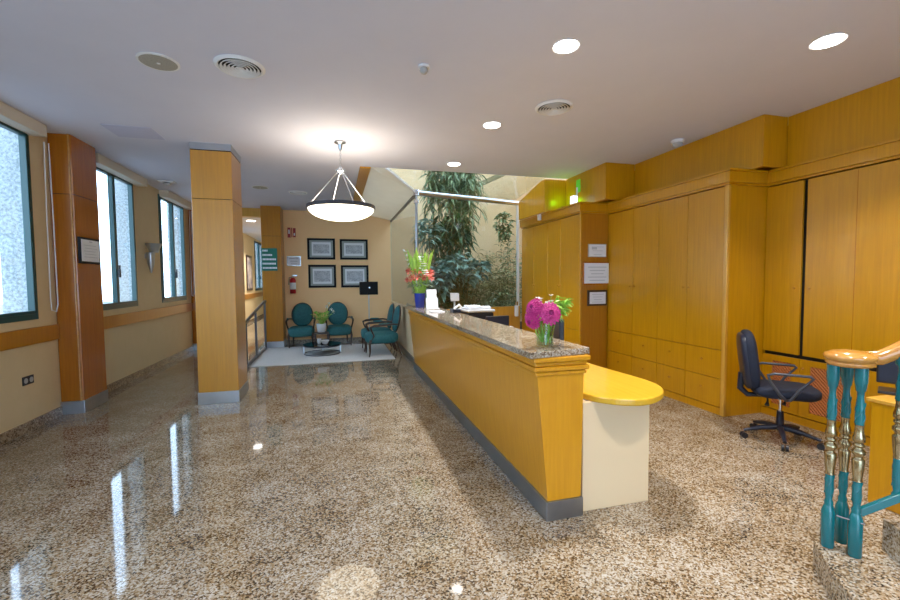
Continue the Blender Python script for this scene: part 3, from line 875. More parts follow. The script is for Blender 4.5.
for i, (x, y_, a, z, lb) in enumerate(spots):
    o = ac if i == 0 else copy_tree(ac)
    o.location = (x, y_, z)
    o.rotation_euler.z = R(a)
    o['label'] = lb
# round table
tx, ty = -.32, 9.22
t = thing('coffee_table', (tx, ty, .012), 'low round smoked glass coffee table on the pale rug', 'coffee table')
G().cyl((tx, ty), .39, .20, .215, 40).build('glass_top', 'smoked', t)
pr_ = [(tx+.385*math.cos(2*PI*i/40), ty+.385*math.sin(2*PI*i/40), .19) for i in range(41)]
G().tube(pr_, .012, 8, cap=False).build('rim', 'arm_plastic', t, smooth=True)
for i in range(3):
    a = R(0+90*i)
    G().box(tx+.37*math.cos(a)-.012, tx+.37*math.cos(a)+.012, ty+.37*math.sin(a)-.012, ty+.37*math.sin(a)+.012, .013, .19).build('leg', 'steel', t)
G().tube([(tx+.37*math.cos(2*PI*i/40), ty+.37*math.sin(2*PI*i/40), .022) for i in range(41)], .008, 6, cap=False).build('base_ring', 'arm_plastic', t, smooth=True)
t = thing('bowl', (tx+.06, ty-.1, .216), 'small white bowl on the round coffee table', 'bowl')
G().lathe([(.03, .217), (.05, .225), (.085, .30), (.08, .30), (.045, .235), (0, .23)], (tx+.06, ty-.1), 20, cap=False).build('bowl_body', 'white', t, smooth=True)
t = thing('cup', (tx-.06, ty+.02, .216), 'small white cup behind the bowl on the round table', 'cup')
G().lathe([(.03, .217), (.04, .23), (.045, .32), (.04, .32), (.0, .24)], (tx-.06, ty+.02), 16, cap=False).build('cup_body', 'white', t, smooth=True)
# plant stand + pot between chairs
px, py = -.36, 10.05
t = thing('side_table', (px, py, .012), 'small dark side table between the two teal armchairs', 'side table')
G().box(px-.16, px+.16, py-.16, py+.16, .33, .36).build('table_top', 'dark_wood', t, bevel=.004)
for a in (-1, 1):
    for b in (-1, 1):
        G().box(px+a*.14-.014, px+a*.14+.014, py+b*.14-.014, py+b*.14+.014, .013, .33).build('leg', 'dark_wood', t)
t = thing('potted_plant', (px, py, .361), 'small green plant with white blooms in a white pot on the side table', 'potted plant')
G().lathe([(.075, .362), (.09, .38), (.11, .56), (.10, .56), (.085, .5), (0, .5)], (px, py), 20, cap=False).build('pot', 'white', t, smooth=True)
g, gs, gf = G(), G(), G()
for i in range(46):
    an = rnd.uniform(0, 2*PI); tl = rnd.uniform(.1, .6)
    d_ = V((math.cos(an)*tl, math.sin(an)*tl, rnd.uniform(.6, 1.3))).normalized()
    p = V((px, py, .5)); q0 = p + d_*rnd.uniform(.12, .34)
    gs.tube([p, q0], .003, 4)
    g.leaf(q0, (math.cos(an)*.6, math.sin(an)*.6, .6), rnd.uniform(.08, .14), .06, .7)
for i in range(4):
    c = V((px+.12+rnd.uniform(-.03, .2), py-.05, .83+.06*i)); gs.tube([(px, py, .5), c], .003, 4)
    for k_ in range(5): gf.leaf(c, (math.cos(k_*1.26), -.3, math.sin(k_*1.26)), .05, .035, .1)
g.build('foliage', 'lime', t); gs.build('stem', 'lime', t); gf.build('blossom', 'petal_white', t)
# floor lamp with black rectangular shade
t = thing('floor_lamp', (.74, 10.25, .012), 'thin floor lamp with a black rectangular shade behind the armchairs', 'floor lamp')
G().tube([(.74, 10.25, .02), (.74, 10.25, 1.3)], .012, 10).build('pole', 'steel', t, smooth=True)
G().cyl((.74, 10.25), .13, .013, .03, 28).build('base', 'black', t)
G().box(.53, .95, 10.13, 10.37, 1.2, 1.51).build('lamp_shade', 'black_frame', t, bevel=.004)
G().tube([(.75, 10.128, 1.37), (.75, 10.124, 1.37)], .018, 12).build('shade_emblem', 'steel', t)
# pictures on the back wall
for (xa, xb, za, zb, lb) in ((-.675, -.02, 2.065, 2.585, 'upper left'), (.095, .78, 2.065, 2.575, 'upper right'), (-.665, -.01, 1.37, 1.935, 'lower left'), (.11, .785, 1.37, 1.925, 'lower right')):
    t = thing('picture', ((xa+xb)/2, YB, za), lb+' of the four black framed prints above the armchairs', 'picture', 'black framed prints on the peach wall')
    f = .05
    y1_ = YB-.001
    G().box(xa, xb, y1_-.03, y1_, zb-f, zb).box(xa, xb, y1_-.03, y1_, za, za+f).box(xa, xa+f, y1_-.03, y1_, za+f, zb-f).box(xb-f, xb, y1_-.03, y1_, za+f, zb-f).build('frame', 'black_frame', t, bevel=.004)
    G().box(xa+f, xb-f, y1_-.012, y1_-.006, za+f, zb-f).build('mount', 'mount', t)
    G().box(xa+f+.05, xb-f-.05, y1_-.016, y1_-.0125, za+f+.045, zb-f-.045).build('print_margin', 'paper', t)
    G().box(xa+f+.09, xb-f-.09, y1_-.020, y1_-.0165, za+f+.10, zb-f-.10).build('print', 'print', t)
# small framed notice, red sign, extinguisher
def notice(name, x0, x1, yf, z0, z1, fm, label, cat, lines=4, fw=.02, bars='ink', head=None):
    """flat framed notice facing -Y, yf = wall plane"""
    t = thing(name, ((x0+x1)/2, yf, z0), label, cat)
    G().box(x0, x1, yf-.022, yf-.001, z0, z1).build('frame', fm, t, bevel=.003)
    G().box(x0+fw, x1-fw, yf-.025, yf-.0225, z0+fw, z1-fw).build('sheet', 'paper', t)
    g = G()
    w_, h_ = x1-x0-2*fw, z1-z0-2*fw
    for i in range(lines):
        zz = z1-fw-h_*(.2+.65*i/max(1, lines-1))
        m_ = w_*(.14+.06*(i % 3))
        g.box(x0+fw+m_, x1-fw-m_, yf-.027, yf-.0255, zz-h_*.02, zz+h_*.02)
    g.build('text_lines', bars, t)
    if head: G().box(x0+fw+w_*.15, x0+fw+w_*.45, yf-.028, yf-.026, z1-fw-h_*.42, z1-fw-h_*.2).build('emblem', head, t)
    return t
notice('notice', -1.15, -.83, YB, 1.905, 2.145, 'steel', 'small framed notice on the peach wall above the fire extinguisher', 'notice', 3, .02)
t = thing('wall_sign', (-1.03, YB, 2.58), 'small red and white sign high on the peach wall', 'sign')
G().box(-1.125, -.93, YB-.01, YB-.001, 2.58, 2.84).build('board', 'peach', t)
G().box(-1.12, -1.05, YB-.014, YB-.0105, 2.59, 2.83).box(-1.035, -1.01, YB-.014, YB-.0105, 2.60, 2.83).box(-.995, -.935, YB-.014, YB-.0105, 2.60, 2.82).build('red_pictograms', 'red_ink', t)
G().box(-1.10, -1.07, YB-.017, YB-.0145, 2.68, 2.78).box(-.98, -.95, YB-.017, YB-.0145, 2.64, 2.70).build('white_marks', 'paper', t)
ex, ey = -1.02, YB-.09
t = thing('fire_extinguisher', (ex, ey, 1.24), 'red fire extinguisher with white label hanging on the peach wall', 'fire extinguisher')
G().lathe([(.06, 1.24), (.07, 1.26), (.07, 1.56), (.055, 1.60), (.02, 1.625)], (ex, ey), 20).build('cylinder', 'red', t, smooth=True)
G().lathe([(.0712, 1.34), (.0712, 1.5)], (ex, ey), 20, cap=False).build('label_band', 'paper', t)
G().tube([(ex, ey, 1.62), (ex, ey, 1.67)], .02, 10).box(ex-.02, ex+.10, ey-.015, ey+.015, 1.66, 1.69).build('valve', 'steel', t)
G().tube([(ex+.02, ey, 1.65), (ex-.08, ey-.02, 1.62), (ex-.09, ey-.02, 1.45)], .009, 6).build('hose', 'black', t, smooth=True)
G().box(ex-.05, ex+.05, ey+.07, YB-.001, 1.4, 1.5).build('bracket', 'red', t)
# green sign on the lounge pillar
t = thing('wall_sign', (-1.47, 10.34, 1.79), 'green sign with white lettering on the lounge pillar', 'sign')
G().box(-1.625, -1.30, 10.325, 10.3415, 1.78, 2.29).build('board', 'green_sign', t, bevel=.002)
g = G()
for i, (a, b) in enumerate(((.05, .35), (.05, .62), (.05, .85), (.05, .9), (.05, .95))):
    zz = 2.235-.098*i
    x = -1.625+.325*a
    while x < -1.625+.325*b:
        wd = rnd.uniform(.018, .03)
        g.box(x, min(x+wd, -1.31), 10.321, 10.3245, zz-.02, zz+.02)
        x += wd+.006
g.build('lettering', 'paper', t)
# certificate on pillar A (faces +X)
t = thing('certificate', (-2.89, 6.12, 1.775), 'framed certificate on the side of the orange half pillar', 'certificate')
G().box(-2.919, -2.893, 5.90, 6.33, 1.775, 2.085).build('frame', 'black_frame', t, bevel=.003)
G().box(-2.8925, -2.889, 5.925, 6.305, 1.80, 2.06).build('sheet', 'paper', t)
g = G()
for i in range(5): g.box(-2.8885, -2.886, 5.97+.02*(i % 2), 6.25-.02*(i % 3), 1.85+.035*i, 1.856+.035*i)
g.box(-2.8885, -2.886, 6.09, 6.15, 2.03, 2.045).build('text_lines', 'faint_ink', t)
# three notices on the cupboard end
notice('notice', 3.765, 4.08, 5.751, 1.88, 2.08, 'grey', 'white notice with blue emblem, topmost of three on the cupboard end', 'notice', 3, .008, 'faint_ink', 'faint_ink')
notice('notice', 3.672, 4.17, 5.751, 1.45, 1.805, 'cherry', 'large white framed notice, middle of three on the cupboard end', 'notice', 5, .02, 'faint_ink')
notice('notice', 3.76, 4.105, 5.751, 1.12, 1.365, 'dark_wood', 'small dark framed notice, lowest of three on the cupboard end', 'notice', 4, .03, 'faint_ink')
# sconce
t = thing('wall_lamp', (LW+.1, 8.32, 1.7), 'unlit grey cone wall lamp between the far windows', 'wall lamp')
G().lathe([(.012, 1.70), (.05, 1.86), (.065, 2.03), (.07, 2.05)], (LW+.08, 8.32), 20).build('cone', 'steel', t, smooth=True)
G().lathe([(.065, 2.05), (.08, 2.10), (.125, 2.20), (.12, 2.20), (.06, 2.1), (0, 2.09)], (LW+.13, 8.32), 28, cap=False).build('lamp_shade', 'steel', t, smooth=True)
G().box(LW+.001, LW+.06, 8.29, 8.35, 1.95, 2.03).build('bracket', 'steel', t)
# socket
t = thing('power_socket', (LW, 5.37, .48), 'dark double power socket low on the cream wall', 'socket')
G().box(LW+.001, LW+.012, 5.28, 5.44, .485, .575).build('plate', 'black', t, bevel=.003)
for c in (5.32, 5.40): G().tube([(LW+.012, c, .53), (LW+.014, c, .53)], .028, 16).build('outlet', 'grey', t)

# railing beside the corridor
t = thing('stair_railing', (-1.6, 9.2, 0), 'low dark steel railing between the column and the lounge', 'railing')
G().tube([(-1.58, 8.0, .80), (-1.56, 10.15, 1.10), (-1.56, 10.2, 1.08)], .028, 10).build('handrail', 'dark_steel', t, smooth=True)
for y_ in (8.1, 9.05, 10.17):
    zt = .80+(y_-8.0)/2.15*.29
    G().box(-1.59, -1.55, y_-.02, y_+.02, 0, zt).build('post', 'dark_steel', t, bevel=.003)
G().box(-1.60, -1.555, 8.0, 10.2, 0, .07).build('base_rail', 'dark_steel', t)
# picture far down the corridor
t = thing('picture', (LW, 17.1, 1.35), 'picture hanging far down the corridor on the cream wall', 'picture')
G().box(LW+.001, LW+.03, 16.6, 17.6, 1.2, 2.5).build('frame', 'dark_wood', t)
G().box(LW+.031, LW+.034, 16.68, 17.52, 1.28, 2.42).build('print', 'skin_art', t)

# ================================================================ CEILING FITTINGS
zc = CZ-.001
def downlight(x, y_, r, label, energy=DOWNLIGHT_W):
    t = thing('ceiling_downlight', (x, y_, CZ), label, 'ceiling light', 'recessed ceiling downlights')
    G().lathe([(r*.82, zc), (r, zc), (r*1.12, zc-.006), (r*1.12, zc-.002), (r*1.12, zc)], (x, y_), 32, cap=False).build('trim_ring', 'white', t, smooth=True)
    G().cyl((x, y_), r*.92, zc-.008, zc-.001, 32).build('diffuser', 'lamp_disc', t)
    ld = bpy.data.lights.new('downlight_lamp', 'AREA')
    ld.shape = 'DISK'
    ld.size = r*1.8
    ld.energy = energy
    ld.color = (1, .95, .90)
    ld.spread = R(105)
    lo = bpy.data.objects.new('downlight_lamp', ld)
    COL.objects.link(lo)
    lo.parent = t
    lo.location = (0, 0, -.014)
k_ = CZ-1.55
k_ /= 1.65
for x, y_, r, lb in ((1.608, 2.745, .087, 'round lit downlight over the near end of the counter'), (3.364, 2.234, .095, 'round lit downlight nearest the right edge, before the sliding cupboard'),
                 (1.643, 4.311, .09, 'round lit downlight second in the row along the counter'), (1.657, 5.873, .09, 'round lit downlight farthest in the row, near the glass')):
    downlight(x*k_, y_*k_, r, lb)
for x, y_, lb in ((1.65, .9, 'added unseen downlight above the stair foot'), (3.4, .2, 'added unseen downlight above the stairs'), (-1.4, 1.2, 'added unseen downlight near the window side'), (1.65, -1.2, 'added unseen downlight by the rear opening, stair side'), (-1.4, -1.2, 'added unseen downlight by the rear opening, window side')):
    downlight(x, y_, .10, lb, DOWNLIGHT_W)  # unseen downlights added outside the view to brighten the room
for y_ in (13.0, 16.5): downlight(-2.3, y_, .12, 'downlight added to brighten the corridor, %s' % ('nearer' if y_ < 14 else 'farther'), 45)  # lamps added to lift the brightness of the corridor
def vent(x, y_, r, label):
    t = thing('air_vent', (x, y_, CZ), label, 'air vent', 'round ceiling air diffusers')
    G().lathe([(r, zc), (r*1.04, zc-.004), (r*.92, zc-.022), (r*.86, zc-.018), (r*.86, zc)], (x, y_), 40, cap=False).build('outer_ring', 'white', t, smooth=True)
    G().cyl((x, y_), r*.86, zc-.003, zc-.001, 40).build('backing', 'gap', t)
    for j in range(5):
        q = r*(.80-.15*j)
        G().lathe([(q, zc-.024), (q-.014, zc-.008), (q-.018, zc-.010), (q-.006, zc-.026), (q, zc-.024)], (x, y_), 36, cap=False).build('vane', 'white', t, smooth=True)
    G().ell((x, y_, zc-.014), (r*.09, r*.09, .008), None, 14, 8).build('centre_cap', 'white', t, smooth=True)
vent(-.683*k_, 3.613*k_, .18, 'round white ceiling air diffuser left, beside the beige speaker')
vent(2.055*k_, 3.723*k_, .18, 'round white ceiling air diffuser above the counter')
vent(-.661*k_, 8.40*k_, .17, 'round ceiling air diffuser near the bowl pendant, farther back')
def speaker(x, y_, r, lb):
    t = thing('ceiling_speaker', (x, y_, CZ), lb, 'speaker', 'round beige ceiling speakers')
    G().lathe([(r*1.1, zc), (r*1.1, zc-.006), (r*.98, zc-.010), (r*.98, zc)], (x, y_), 36, cap=False).build('ring', 'white', t, smooth=True)
    G().lathe([(r*.98, zc-.002), (r*.97, zc-.009), (r*.2, zc-.013), (0.001, zc-.013)], (x, y_), 36).build('grille', 'beige_grille', t, smooth=True)
    G().ell((x, y_, zc-.014), (.014, .014, .005), None, 10, 6).build('grille_badge', 'white', t, smooth=True)
speaker(-1.257*k_, 3.69*k_, .13, 'round beige ceiling speaker nearest the camera, left of the air diffuser')
speaker(-1.267*k_, 8.10*k_, .13, 'small round beige ceiling speaker behind the freestanding column')
t = thing('smoke_detector', (.686*k_, 3.267*k_, CZ), 'small white motion detector in the middle of the ceiling', 'detector')
x, y_ = .686*k_, 3.267*k_
G().cyl((x, y_), .045, zc-.018, zc, 24).build('base', 'white', t, smooth=True)
G().lathe([(.03, zc-.018), (.034, zc-.04), (.02, zc-.058), (.001, zc-.06)], (x, y_), 20).build('sensor', 'grey', t, smooth=True)
t = thing('ceiling_spot', (-2.75, 8.2, CZ), 'small white swivel spot on the ceiling by the far windows', 'spotlight')
G().box(-2.86, -2.62, 8.12, 8.28, zc-.02, zc).build('base', 'white', t, bevel=.005)
G().ell((-2.74, 8.2, zc-.045), (.06, .06, .035), None, 16, 8).build('head', 'steel', t, smooth=True)
t = thing('ceiling_hatch', (-2.16, 5.6, CZ), 'flat square access hatch in the ceiling by the window wall', 'hatch')
G().box(-2.42, -1.94, 5.42, 5.82, zc-.006, zc).build('panel', 'hatch', t)
t = thing('security_camera', (4.1, 4.36, CZ), 'white dome security camera at the ceiling by the frieze', 'security camera')
G().cyl((4.12, 4.38), .075, zc-.035, zc, 24).build('base', 'white', t, smooth=True)
G().ell((4.12, 4.38, zc-.035), (.06, .06, .05), None, 18, 10).build('dome', 'grey', t, smooth=True)
t = thing('sensor_box', (3.56, 6.98, 2.6), 'small white sensor box on the cornice of the far cupboards', 'sensor')
G().box(3.53, 3.585, 6.93, 6.99, 2.60, 2.76).build('housing', 'white', t, bevel=.008)

# pendant bowl lamp
lx, ly = .075, 5.42
t = thing('pendant_lamp', (lx, ly, CZ), 'lit alabaster bowl pendant with steel rim hanging over the floor', 'pendant lamp')
zr = 2.455
G().lathe([(.065, zc), (.07, zc-.012), (.03, zc-.03), (.018, zc-.09), (.010, zc-.11)], (lx, ly), 24).build('ceiling_rose', 'steel', t, smooth=True)
g = G()
z = zc-.11
for i in range(7):
    pts = [(lx+(.011*math.cos(a) if i % 2 else 0), ly+(0 if i % 2 else .011*math.cos(a)), z-.016+.019*math.sin(a)) for a in [2*PI*j/10 for j in range(11)]]
    g.tube(pts, .003, 5, cap=False)
    z -= .029
g.build('chain', 'steel', t, smooth=True)
zh = z
G().lathe([(.01, zh+.01), (.025, zh-.01), (.06, zh-.03), (.06, zh-.045), (.03, zh-.06), (.015, zh-.09)], (lx, ly), 24).build('hub', 'steel', t, smooth=True)
for i in range(4):
    a = R(20+90*i)
    G().tube([(lx+.03*math.cos(a), ly+.03*math.sin(a), zh-.05), (lx+.385*math.cos(a), ly+.385*math.sin(a), zr+.01)], .006, 8).build('suspension_rod', 'steel', t, smooth=True)
G().lathe([(.385, zr+.02), (.412, zr+.015), (.417, zr-.02), (.405, zr-.03), (.385, zr-.02), (.385, zr+.02)], (lx, ly), 48, cap=False).build('rim', 'arm_plastic', t, smooth=True)
prof = [(.418*math.sin(a), zr-.015-.15*(1-(1-math.cos(a)))) for a in [PI/2*(1-i/12) for i in range(13)]]
prof = [(max(.001, (.398*math.sin(PI/2*i/12))), zr-.02-.15*math.cos(PI/2*i/12)) for i in range(13)]
G().lathe(prof, (lx, ly), 48, cap=False).build('bowl', 'bowl', t, smooth=True)
for nm, zz, rx, en in (('bowl_up_lamp', zr-.02, PI, BOWL_W),):
    ld = bpy.data.lights.new(nm, 'AREA'); ld.shape = 'DISK'; ld.size = .6; ld.energy = en; ld.color = (1, .86, .68)
    lo = bpy.data.objects.new(nm, ld); COL.objects.link(lo); lo.parent = t; lo.location = (0, 0, zz-CZ); lo.rotation_euler.x = rx

# green lit emergency sign on top of the far cupboards
t = thing('exit_light', (3.70, 6.1, 2.712), 'glowing green emergency sign and lit white box on top of the far cupboards', 'emergency light')
G().box(3.66, 3.74, 6.00, 6.10, 2.713, 2.87).build('lit_box', 'white_glow', t, bevel=.006)
G().box(3.745, 3.755, 5.95, 6.06, 2.92, 3.12).build('sign_plate', 'green_glow', t)
G().box(3.72, 3.74, 6.0, 6.02, 2.713, 3.0).build('bracket', 'white', t)
ld = bpy.data.lights.new('green_lamp', 'POINT'); ld.energy = 1.2; ld.color = (.25, 1, .02); ld.shadow_soft_size = .05
lo = bpy.data.objects.new('green_lamp', ld); COL.objects.link(lo); lo.parent = t; lo.location = (.0, .30, .16)

# ================================================================ PLANTS IN THE LIGHT WELL
def foliage_plant(name, label, cat, fn, m, base, stems=()):
    t = thing(name, base, label, cat)
    g, gs = G(), G()
    fn(g, gs)
    if g.v: g.build('foliage', m, t)
    if gs.v: gs.build('stem', 'stem', t)
    return t
def hanging(cx, cy, rx, ry, ztop, zbot, n_, Lf, Wf, taper=.3):
    def fn(g, gs):
        for i in range(n_):
            an = rnd.uniform(0, 2*PI); rr = math.sqrt(rnd.random())
            x, y_ = cx+rx*rr*math.cos(an), cy+ry*rr*math.sin(an)
            zt = ztop - rnd.random()*(ztop-zbot)*.35
            zb = zbot + rnd.random()*(ztop-zbot)*.6
            p = V((cx+(x-cx)*.5, cy+(y_-cy)*.5, zt))
            pts = [p, V((x, y_, zt-.1)), V((x+rnd.uniform(-.08, .08), y_, (zt+zb)/2)), V((x+rnd.uniform(-.12, .12), y_, zb))]
            gs.tube(pts, .005, 4)
            m_ = int((zt-zb)/.06)+2
            for j in range(m_):
                s_ = j/(m_)
                q0 = pts[1].lerp(pts[2], s_*2) if s_ < .5 else pts[2].lerp(pts[3], s_*2-1)
                a2 = rnd.uniform(0, 2*PI)
                g.leaf(q0, (math.cos(a2), math.sin(a2), rnd.uniform(-1.0, .1)), Lf*rnd.uniform(.7, 1.3), Wf, .9)
    return fn
def bushy(c, h, n_, Lf, Wf, base, upw=.3, droop=.6):
    def fn(g, gs):
        for i in range(n_):
            while True:
                u = V((rnd.uniform(-1, 1), rnd.uniform(-1, 1), rnd.uniform(-1, 1)))
                if .25 < u.length < 1: break
            p = V(c)+V((u.x*h[0], u.y*h[1], u.z*h[2]))
            if i % 5 == 0:
                b = V(base)+V((rnd.uniform(-.1, .1), rnd.uniform(-.1, .1), 0))
                gs.tube([b, b.lerp(p, .5)+V((0, 0, .1)), p], .006, 4)
            for k_ in range(3):
                a2 = rnd.uniform(0, 2*PI)
                g.leaf(p, (math.cos(a2)+u.x*.4, math.sin(a2)+u.y*.4, rnd.uniform(-.5, .6)+upw*u.z), Lf*rnd.uniform(.6, 1.2), Wf, droop)
    return fn
SZ = .35
foliage_plant('hanging_plant', 'long trailing dark green plant hanging at the top of the light well', 'plant', hanging(2.5, 8.95, .62, .5, 4.5, 2.6, 75, .22, .045), 'leaf_mid', (2.5, 8.95, 3.6))
def trunk(g, gs):
    gs.tube([(2.45, 9.1, SZ), (2.40, 9.1, 1.4), (2.5, 9.05, 2.6), (2.45, 9.0, 4.4)], [.06, .05, .045, .03], 8)
    gs.tube([(2.85, 9.2, SZ), (2.9, 9.2, 1.6), (2.95, 9.15, 3.3)], [.03, .025, .015], 8)
    hanging(2.42, 9.0, .5, .4, 3.1, 1.7, 46, .20, .05)(g, gs)
foliage_plant('tree', 'dark green weeping tree in the middle of the light well', 'tree', trunk, 'leaf_dark', (2.45, 9.1, SZ))
foliage_plant('shrub', 'dense dark green shrub low at the left of the light well', 'shrub', bushy((2.28, 8.9, 1.25), (.55, .45, .8), 330, .20, .07, (2.15, 8.9, SZ)), 'leaf_dark', (2.15, 8.9, SZ))
foliage_plant('shrub', 'blue green broad leaved shrub in front of the weeping tree', 'shrub', bushy((2.55, 8.55, 1.78), (.62, .28, .30), 150, .20, .085, (2.6, 8.6, SZ)), 'leaf_blue', (2.6, 8.6, SZ))
foliage_plant('shrub', 'blue green leaves hanging lower left behind the blue vase', 'shrub', bushy((1.95, 8.45, 1.5), (.34, .2, .32), 70, .22, .10, (1.95, 8.5, SZ)), 'leaf_blue', (1.95, 8.5, SZ))
foliage_plant('shrub', 'blue green tuft of leaves beside the glass corner post', 'shrub', bushy((1.85, 8.7, 2.55), (.26, .3, .28), 60, .22, .06, (1.9, 8.9, SZ)), 'leaf_blue', (1.9, 8.9, SZ))
def bamboo(cx, cy, rx, ztop, n_, m_):
    def fn(g, gs):
        for i in range(n_):
            x, y_ = cx+rnd.uniform(-rx, rx), cy+rnd.uniform(-.3, .3)
            zt = rnd.uniform(.6, 1)*ztop
            tp = V((x+rnd.uniform(-.2, .2), y_, zt))
            gs.tube([(x, y_, SZ), tp], .0035, 4)
            for j in range(m_):
                p = V((x, y_, SZ)).lerp(tp, rnd.uniform(.2, 1))
                a2 = rnd.uniform(0, 2*PI)
                g.leaf(p+V((rnd.uniform(-.06, .06), rnd.uniform(-.06, .06), 0)), (math.cos(a2), math.sin(a2), rnd.uniform(-.3, .8)), rnd.uniform(.1, .18), .035, .6)
    return fn
foliage_plant('shrub', 'olive green feathery shrub in the right half of the light well', 'shrub', bamboo(3.45, 9.5, .6, 2.3, 34, 60), 'leaf_olive', (3.45, 9.5, SZ))
foliage_plant('shrub', 'dense olive brown bush between the weeping tree and the bamboo', 'shrub', bushy((3.2, 9.9, 1.15), (.75, .35, .75), 420, .12, .045, (3.2, 9.9, SZ)), 'leaf_olive', (3.2, 9.9, SZ))
foliage_plant('bamboo', 'tall thin bamboo beside the end post of the glass', 'bamboo', bamboo(4.1, 9.7, .3, 2.7, 16, 60), 'leaf_mid', (4.1, 9.7, SZ))
foliage_plant('shrub', 'low mid green shrub at the foot of the bamboo', 'shrub', bushy((3.5, 8.7, .95), (.5, .3, .35), 120, .14, .045, (3.5, 8.7, SZ)), 'leaf_mid', (3.5, 8.7, SZ))
foliage_plant('climbing_plant', 'small leafy clump high on the right wall of the light well', 'plant', bushy((4.0, 9.7, 2.85), (.22, .2, .36), 80, .13, .06, (4.05, 9.9, 2.6)), 'leaf_mid', (4.0, 9.7, 2.6))

# ================================================================ STAIR, right foreground
def step(pts, z0, z1, lb, n_):
    return struct(G().prism(pts, z0, z1).build('floor_step_%s' % n_, 'floor', bevel=.004, org=(0, 0, 0)), lb)
bk = [(4.6, -.35), (4.6, -1.2)]
step([(2.43, 1.60), (2.25, 1.40), (2.14, 1.24), (1.95, .85), (1.85, .4), (1.85, -1.2)] + bk[::-1], .0, .145, 'lowest granite step with pale riser', 'one')
step([(2.672, 1.445), (2.615, 1.335), (2.50, 1.05), (2.35, .6), (2.3, -1.2), (4.6, -1.2), (4.6, -.35)], .145, .315, 'second granite step', 'two')
step([(2.96, 1.16), (2.86, .9), (2.75, .5), (2.7, -1.2), (4.6, -1.2), (4.6, -.35)], .315, .485, 'third granite step', 'three')
step([(3.25, .88), (3.15, .5), (3.1, -1.2), (4.6, -1.2), (4.6, -.35)], .485, .655, 'fourth granite step', 'four')
# railing
dS = V((.74, -.67, 0)).normalized()
t = thing('stair_railing', (2.48, 1.5, .145), 'teal and brass balustrade with a wooden handrail on the granite steps', 'railing')
def baluster(x, y_, zb, zt, foot=.22):
    """shaft lengths follow the newels: foot block, shaft, brass, shaft, top block"""
    H = zt-zb
    zs = zb+foot; b0 = zb+(.385 if foot > .1 else .22); b1 = b0+.285
    g = G()
    if foot > .1:
        g.lathe([(.027, zb), (.030, zb+.006), (.030, zs-.03), (.020, zs)], (x, y_), 8)
    g.lathe([(.017, zs-.01), (.020, zs+.02), (.014, zs+.035), (.018, zs+.06), (.020, (zs+b0)/2), (.018, b0)], (x, y_), 16)
    g.lathe([(.018, b1), (.020, b1+.03), (.019, b1+.09), (.014, b1+.14), (.016, b1+.165), (.020, b1+.17), (.027, zt-.065), (.027, zt)], (x, y_), 8)
    g.lathe([(.012, b0), (.012, b1)], (x, y_), 8)
    o = g.build('baluster', 'teal_paint', t, smooth=True)
    # spiral ribs on the shafts
    g = G()
    for z0_, z1_ in ((zs+.06, b0), (b1+.005, b1+.11)):
        for ph in range(3):
            g.tube([(x+.018*math.cos(ph*2.09+3.2*i/10), y_+.018*math.sin(ph*2.09+3.2*i/10), z0_+(z1_-z0_)*i/10) for i in range(11)], .003, 5)
    g.build('spiral_rib', 'teal_paint', o, smooth=True)
    c = (b0+b1)/2+.01
    G().lathe([(.020, b0), (.018, b0+.012), (.022, b0+.05), (.026, c-.045), (.024, c-.04), (.017, c-.034), (.017, c-.025), (.027, c-.012), (.027, c+.002), (.017, c+.012), (.016, c+.018), (.023, c+.026), (.023, c+.034), (.016, c+.042),
               (.025, c+.05), (.025, c+.07), (.019, b1-.04), (.017, b1-.01), (.020, b1)], (x, y_), 20).build('brass_sleeve', 'brass', o, smooth=True)
nb = [(2.442, 1.543), (2.550, 1.548), (2.485, 1.449)]
for x, y_ in nb: baluster(x, y_, .146, 1.10)
q4 = V((2.5, 1.49, 0)) + dS*.175
baluster(q4.x, q4.y, .44, 1.19, .02)
q5 = q4 + dS*.25
baluster(q5.x, q5.y, .60, 1.35, .02)
g = G()
def bar(p, q, wd, ht, g):
    p, q = V(p), V(q)
    e = (q-p); s_ = V((-e.y, e.x, 0)).normalized()*wd/2
    g.add([p-s_-V((0, 0, ht/2)), p+s_-V((0, 0, ht/2)), q+s_-V((0, 0, ht/2)), q-s_-V((0, 0, ht/2)), p-s_+V((0, 0, ht/2)), p+s_+V((0, 0, ht/2)), q+s_+V((0, 0, ht/2)), q-s_+V((0, 0, ht/2))],
          [(0, 3, 2, 1), (4, 5, 6, 7), (0, 1, 5, 4), (1, 2, 6, 5), (2, 3, 7, 6), (3, 0, 4, 7)])
pS = V((2.50, 1.47, .345)); slope = .78
bar(pS, pS + dS*1.25 + V((0, 0, 1.25*slope)), .03, .045, g)
g.build('bottom_rail', 'teal_paint', t, bevel=.004)
G().tube([(2.442, 1.505, .33), (2.485, 1.41, .33)], .004, 6).build('tie_rod', 'chrome', t)
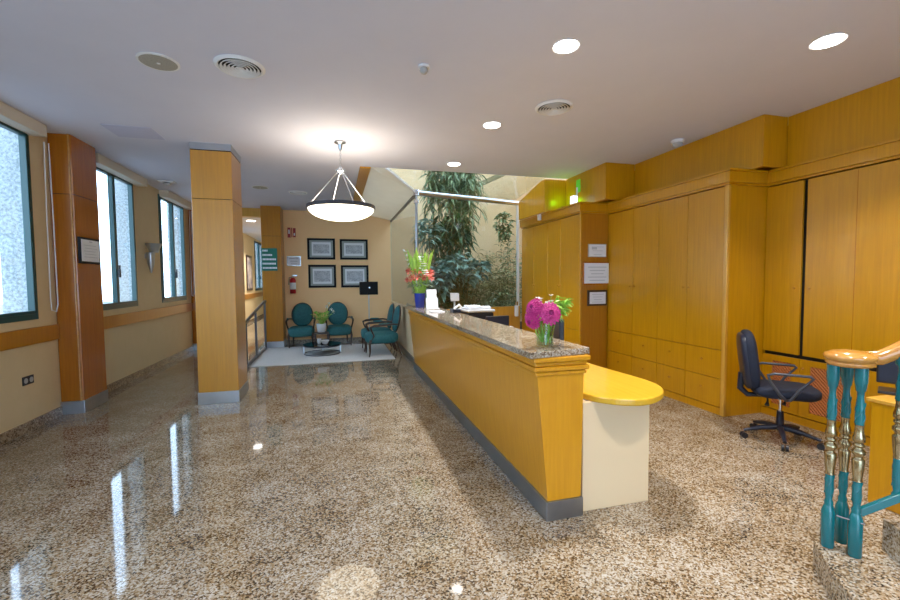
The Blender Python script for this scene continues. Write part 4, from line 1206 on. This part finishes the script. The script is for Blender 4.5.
# volute and handrail
cx, cy = 2.497, 1.507
prof = [(.02, 1.10), (.085, 1.10), (.095, 1.110), (.095, 1.120), (.088, 1.126), (.100, 1.134), (.104, 1.146), (.100, 1.158), (.07, 1.172), (.03, 1.177), (.001, 1.178)]
G().lathe(prof, (cx, cy), 40).build('volute', 'rail_wood', t, smooth=True)
g = G()
p0 = V((cx, cy, 1.142)) + dS*.06
path = [p0, p0+dS*.05+V((0, 0, .005)), p0+dS*.10+V((0, 0, .035)), p0+dS*.16+V((0, 0, .08)), p0+dS*.45+V((0, 0, .08+.29*slope)), p0+dS*1.1+V((0, 0, .08+.94*slope))]
g.tube(path, [.034, .036, .036, .036, .036, .036], 14)
g.build('handrail', 'rail_wood', t, smooth=True)
# low wooden cabinet behind the stair with a monitor on it
t = thing('low_cabinet', (3.9, 1.5, 0), 'low pale wooden cabinet behind the teal balustrade', 'cabinet')
G().box(3.50, 4.45, .95, 1.98, 0, .70).build('body', 'wood', t, bevel=.004)
G().box(3.48, 4.47, .94, 2.0, .70, .725).build('cabinet_top', 'wood_light', t, bevel=.004)
monitor((3.75, 1.95, .90), R(-62), 'dark blue screen standing on the low cabinet behind the balustrade', .26, .20, .726)

# ================================================================ OUTSIDE
t = thing('car', (-7.0, 16.0, -.5), 'blue grey car parked in the street, seen through the middle window', 'car')
c = V((-7.0, 16.0, -.5))
def ycar(pts, x0, x1):
    g = G(); n_ = len(pts)
    return g.add([(x0, p[0], p[1]) for p in pts]+[(x1, p[0], p[1]) for p in pts], [tuple(range(n_)), tuple(range(n_, 2*n_))[::-1]]+[(i, (i+1) % n_, n_+(i+1) % n_, n_+i) for i in range(n_)])
ycar([(13.9, -.2), (13.85, .15), (14.1, .35), (14.9, .45), (15.5, .92), (16.9, .95), (17.7, .5), (18.1, .4), (18.15, -.2)], -7.85, -6.15).build('car_body', 'car', t, bevel=.05)
for x in (-6.14, -7.87):
    ycar([(15.05, .45), (15.6, .85), (16.8, .88), (17.5, .48)], x, x+.01).build('side_window', 'car_glass', t)
    for y_ in (14.6, 17.3):
        G().tube([(x-.1, y_, -.2), (x+.1, y_, -.2)], .3, 20).build('wheel', 'black', t, smooth=True)
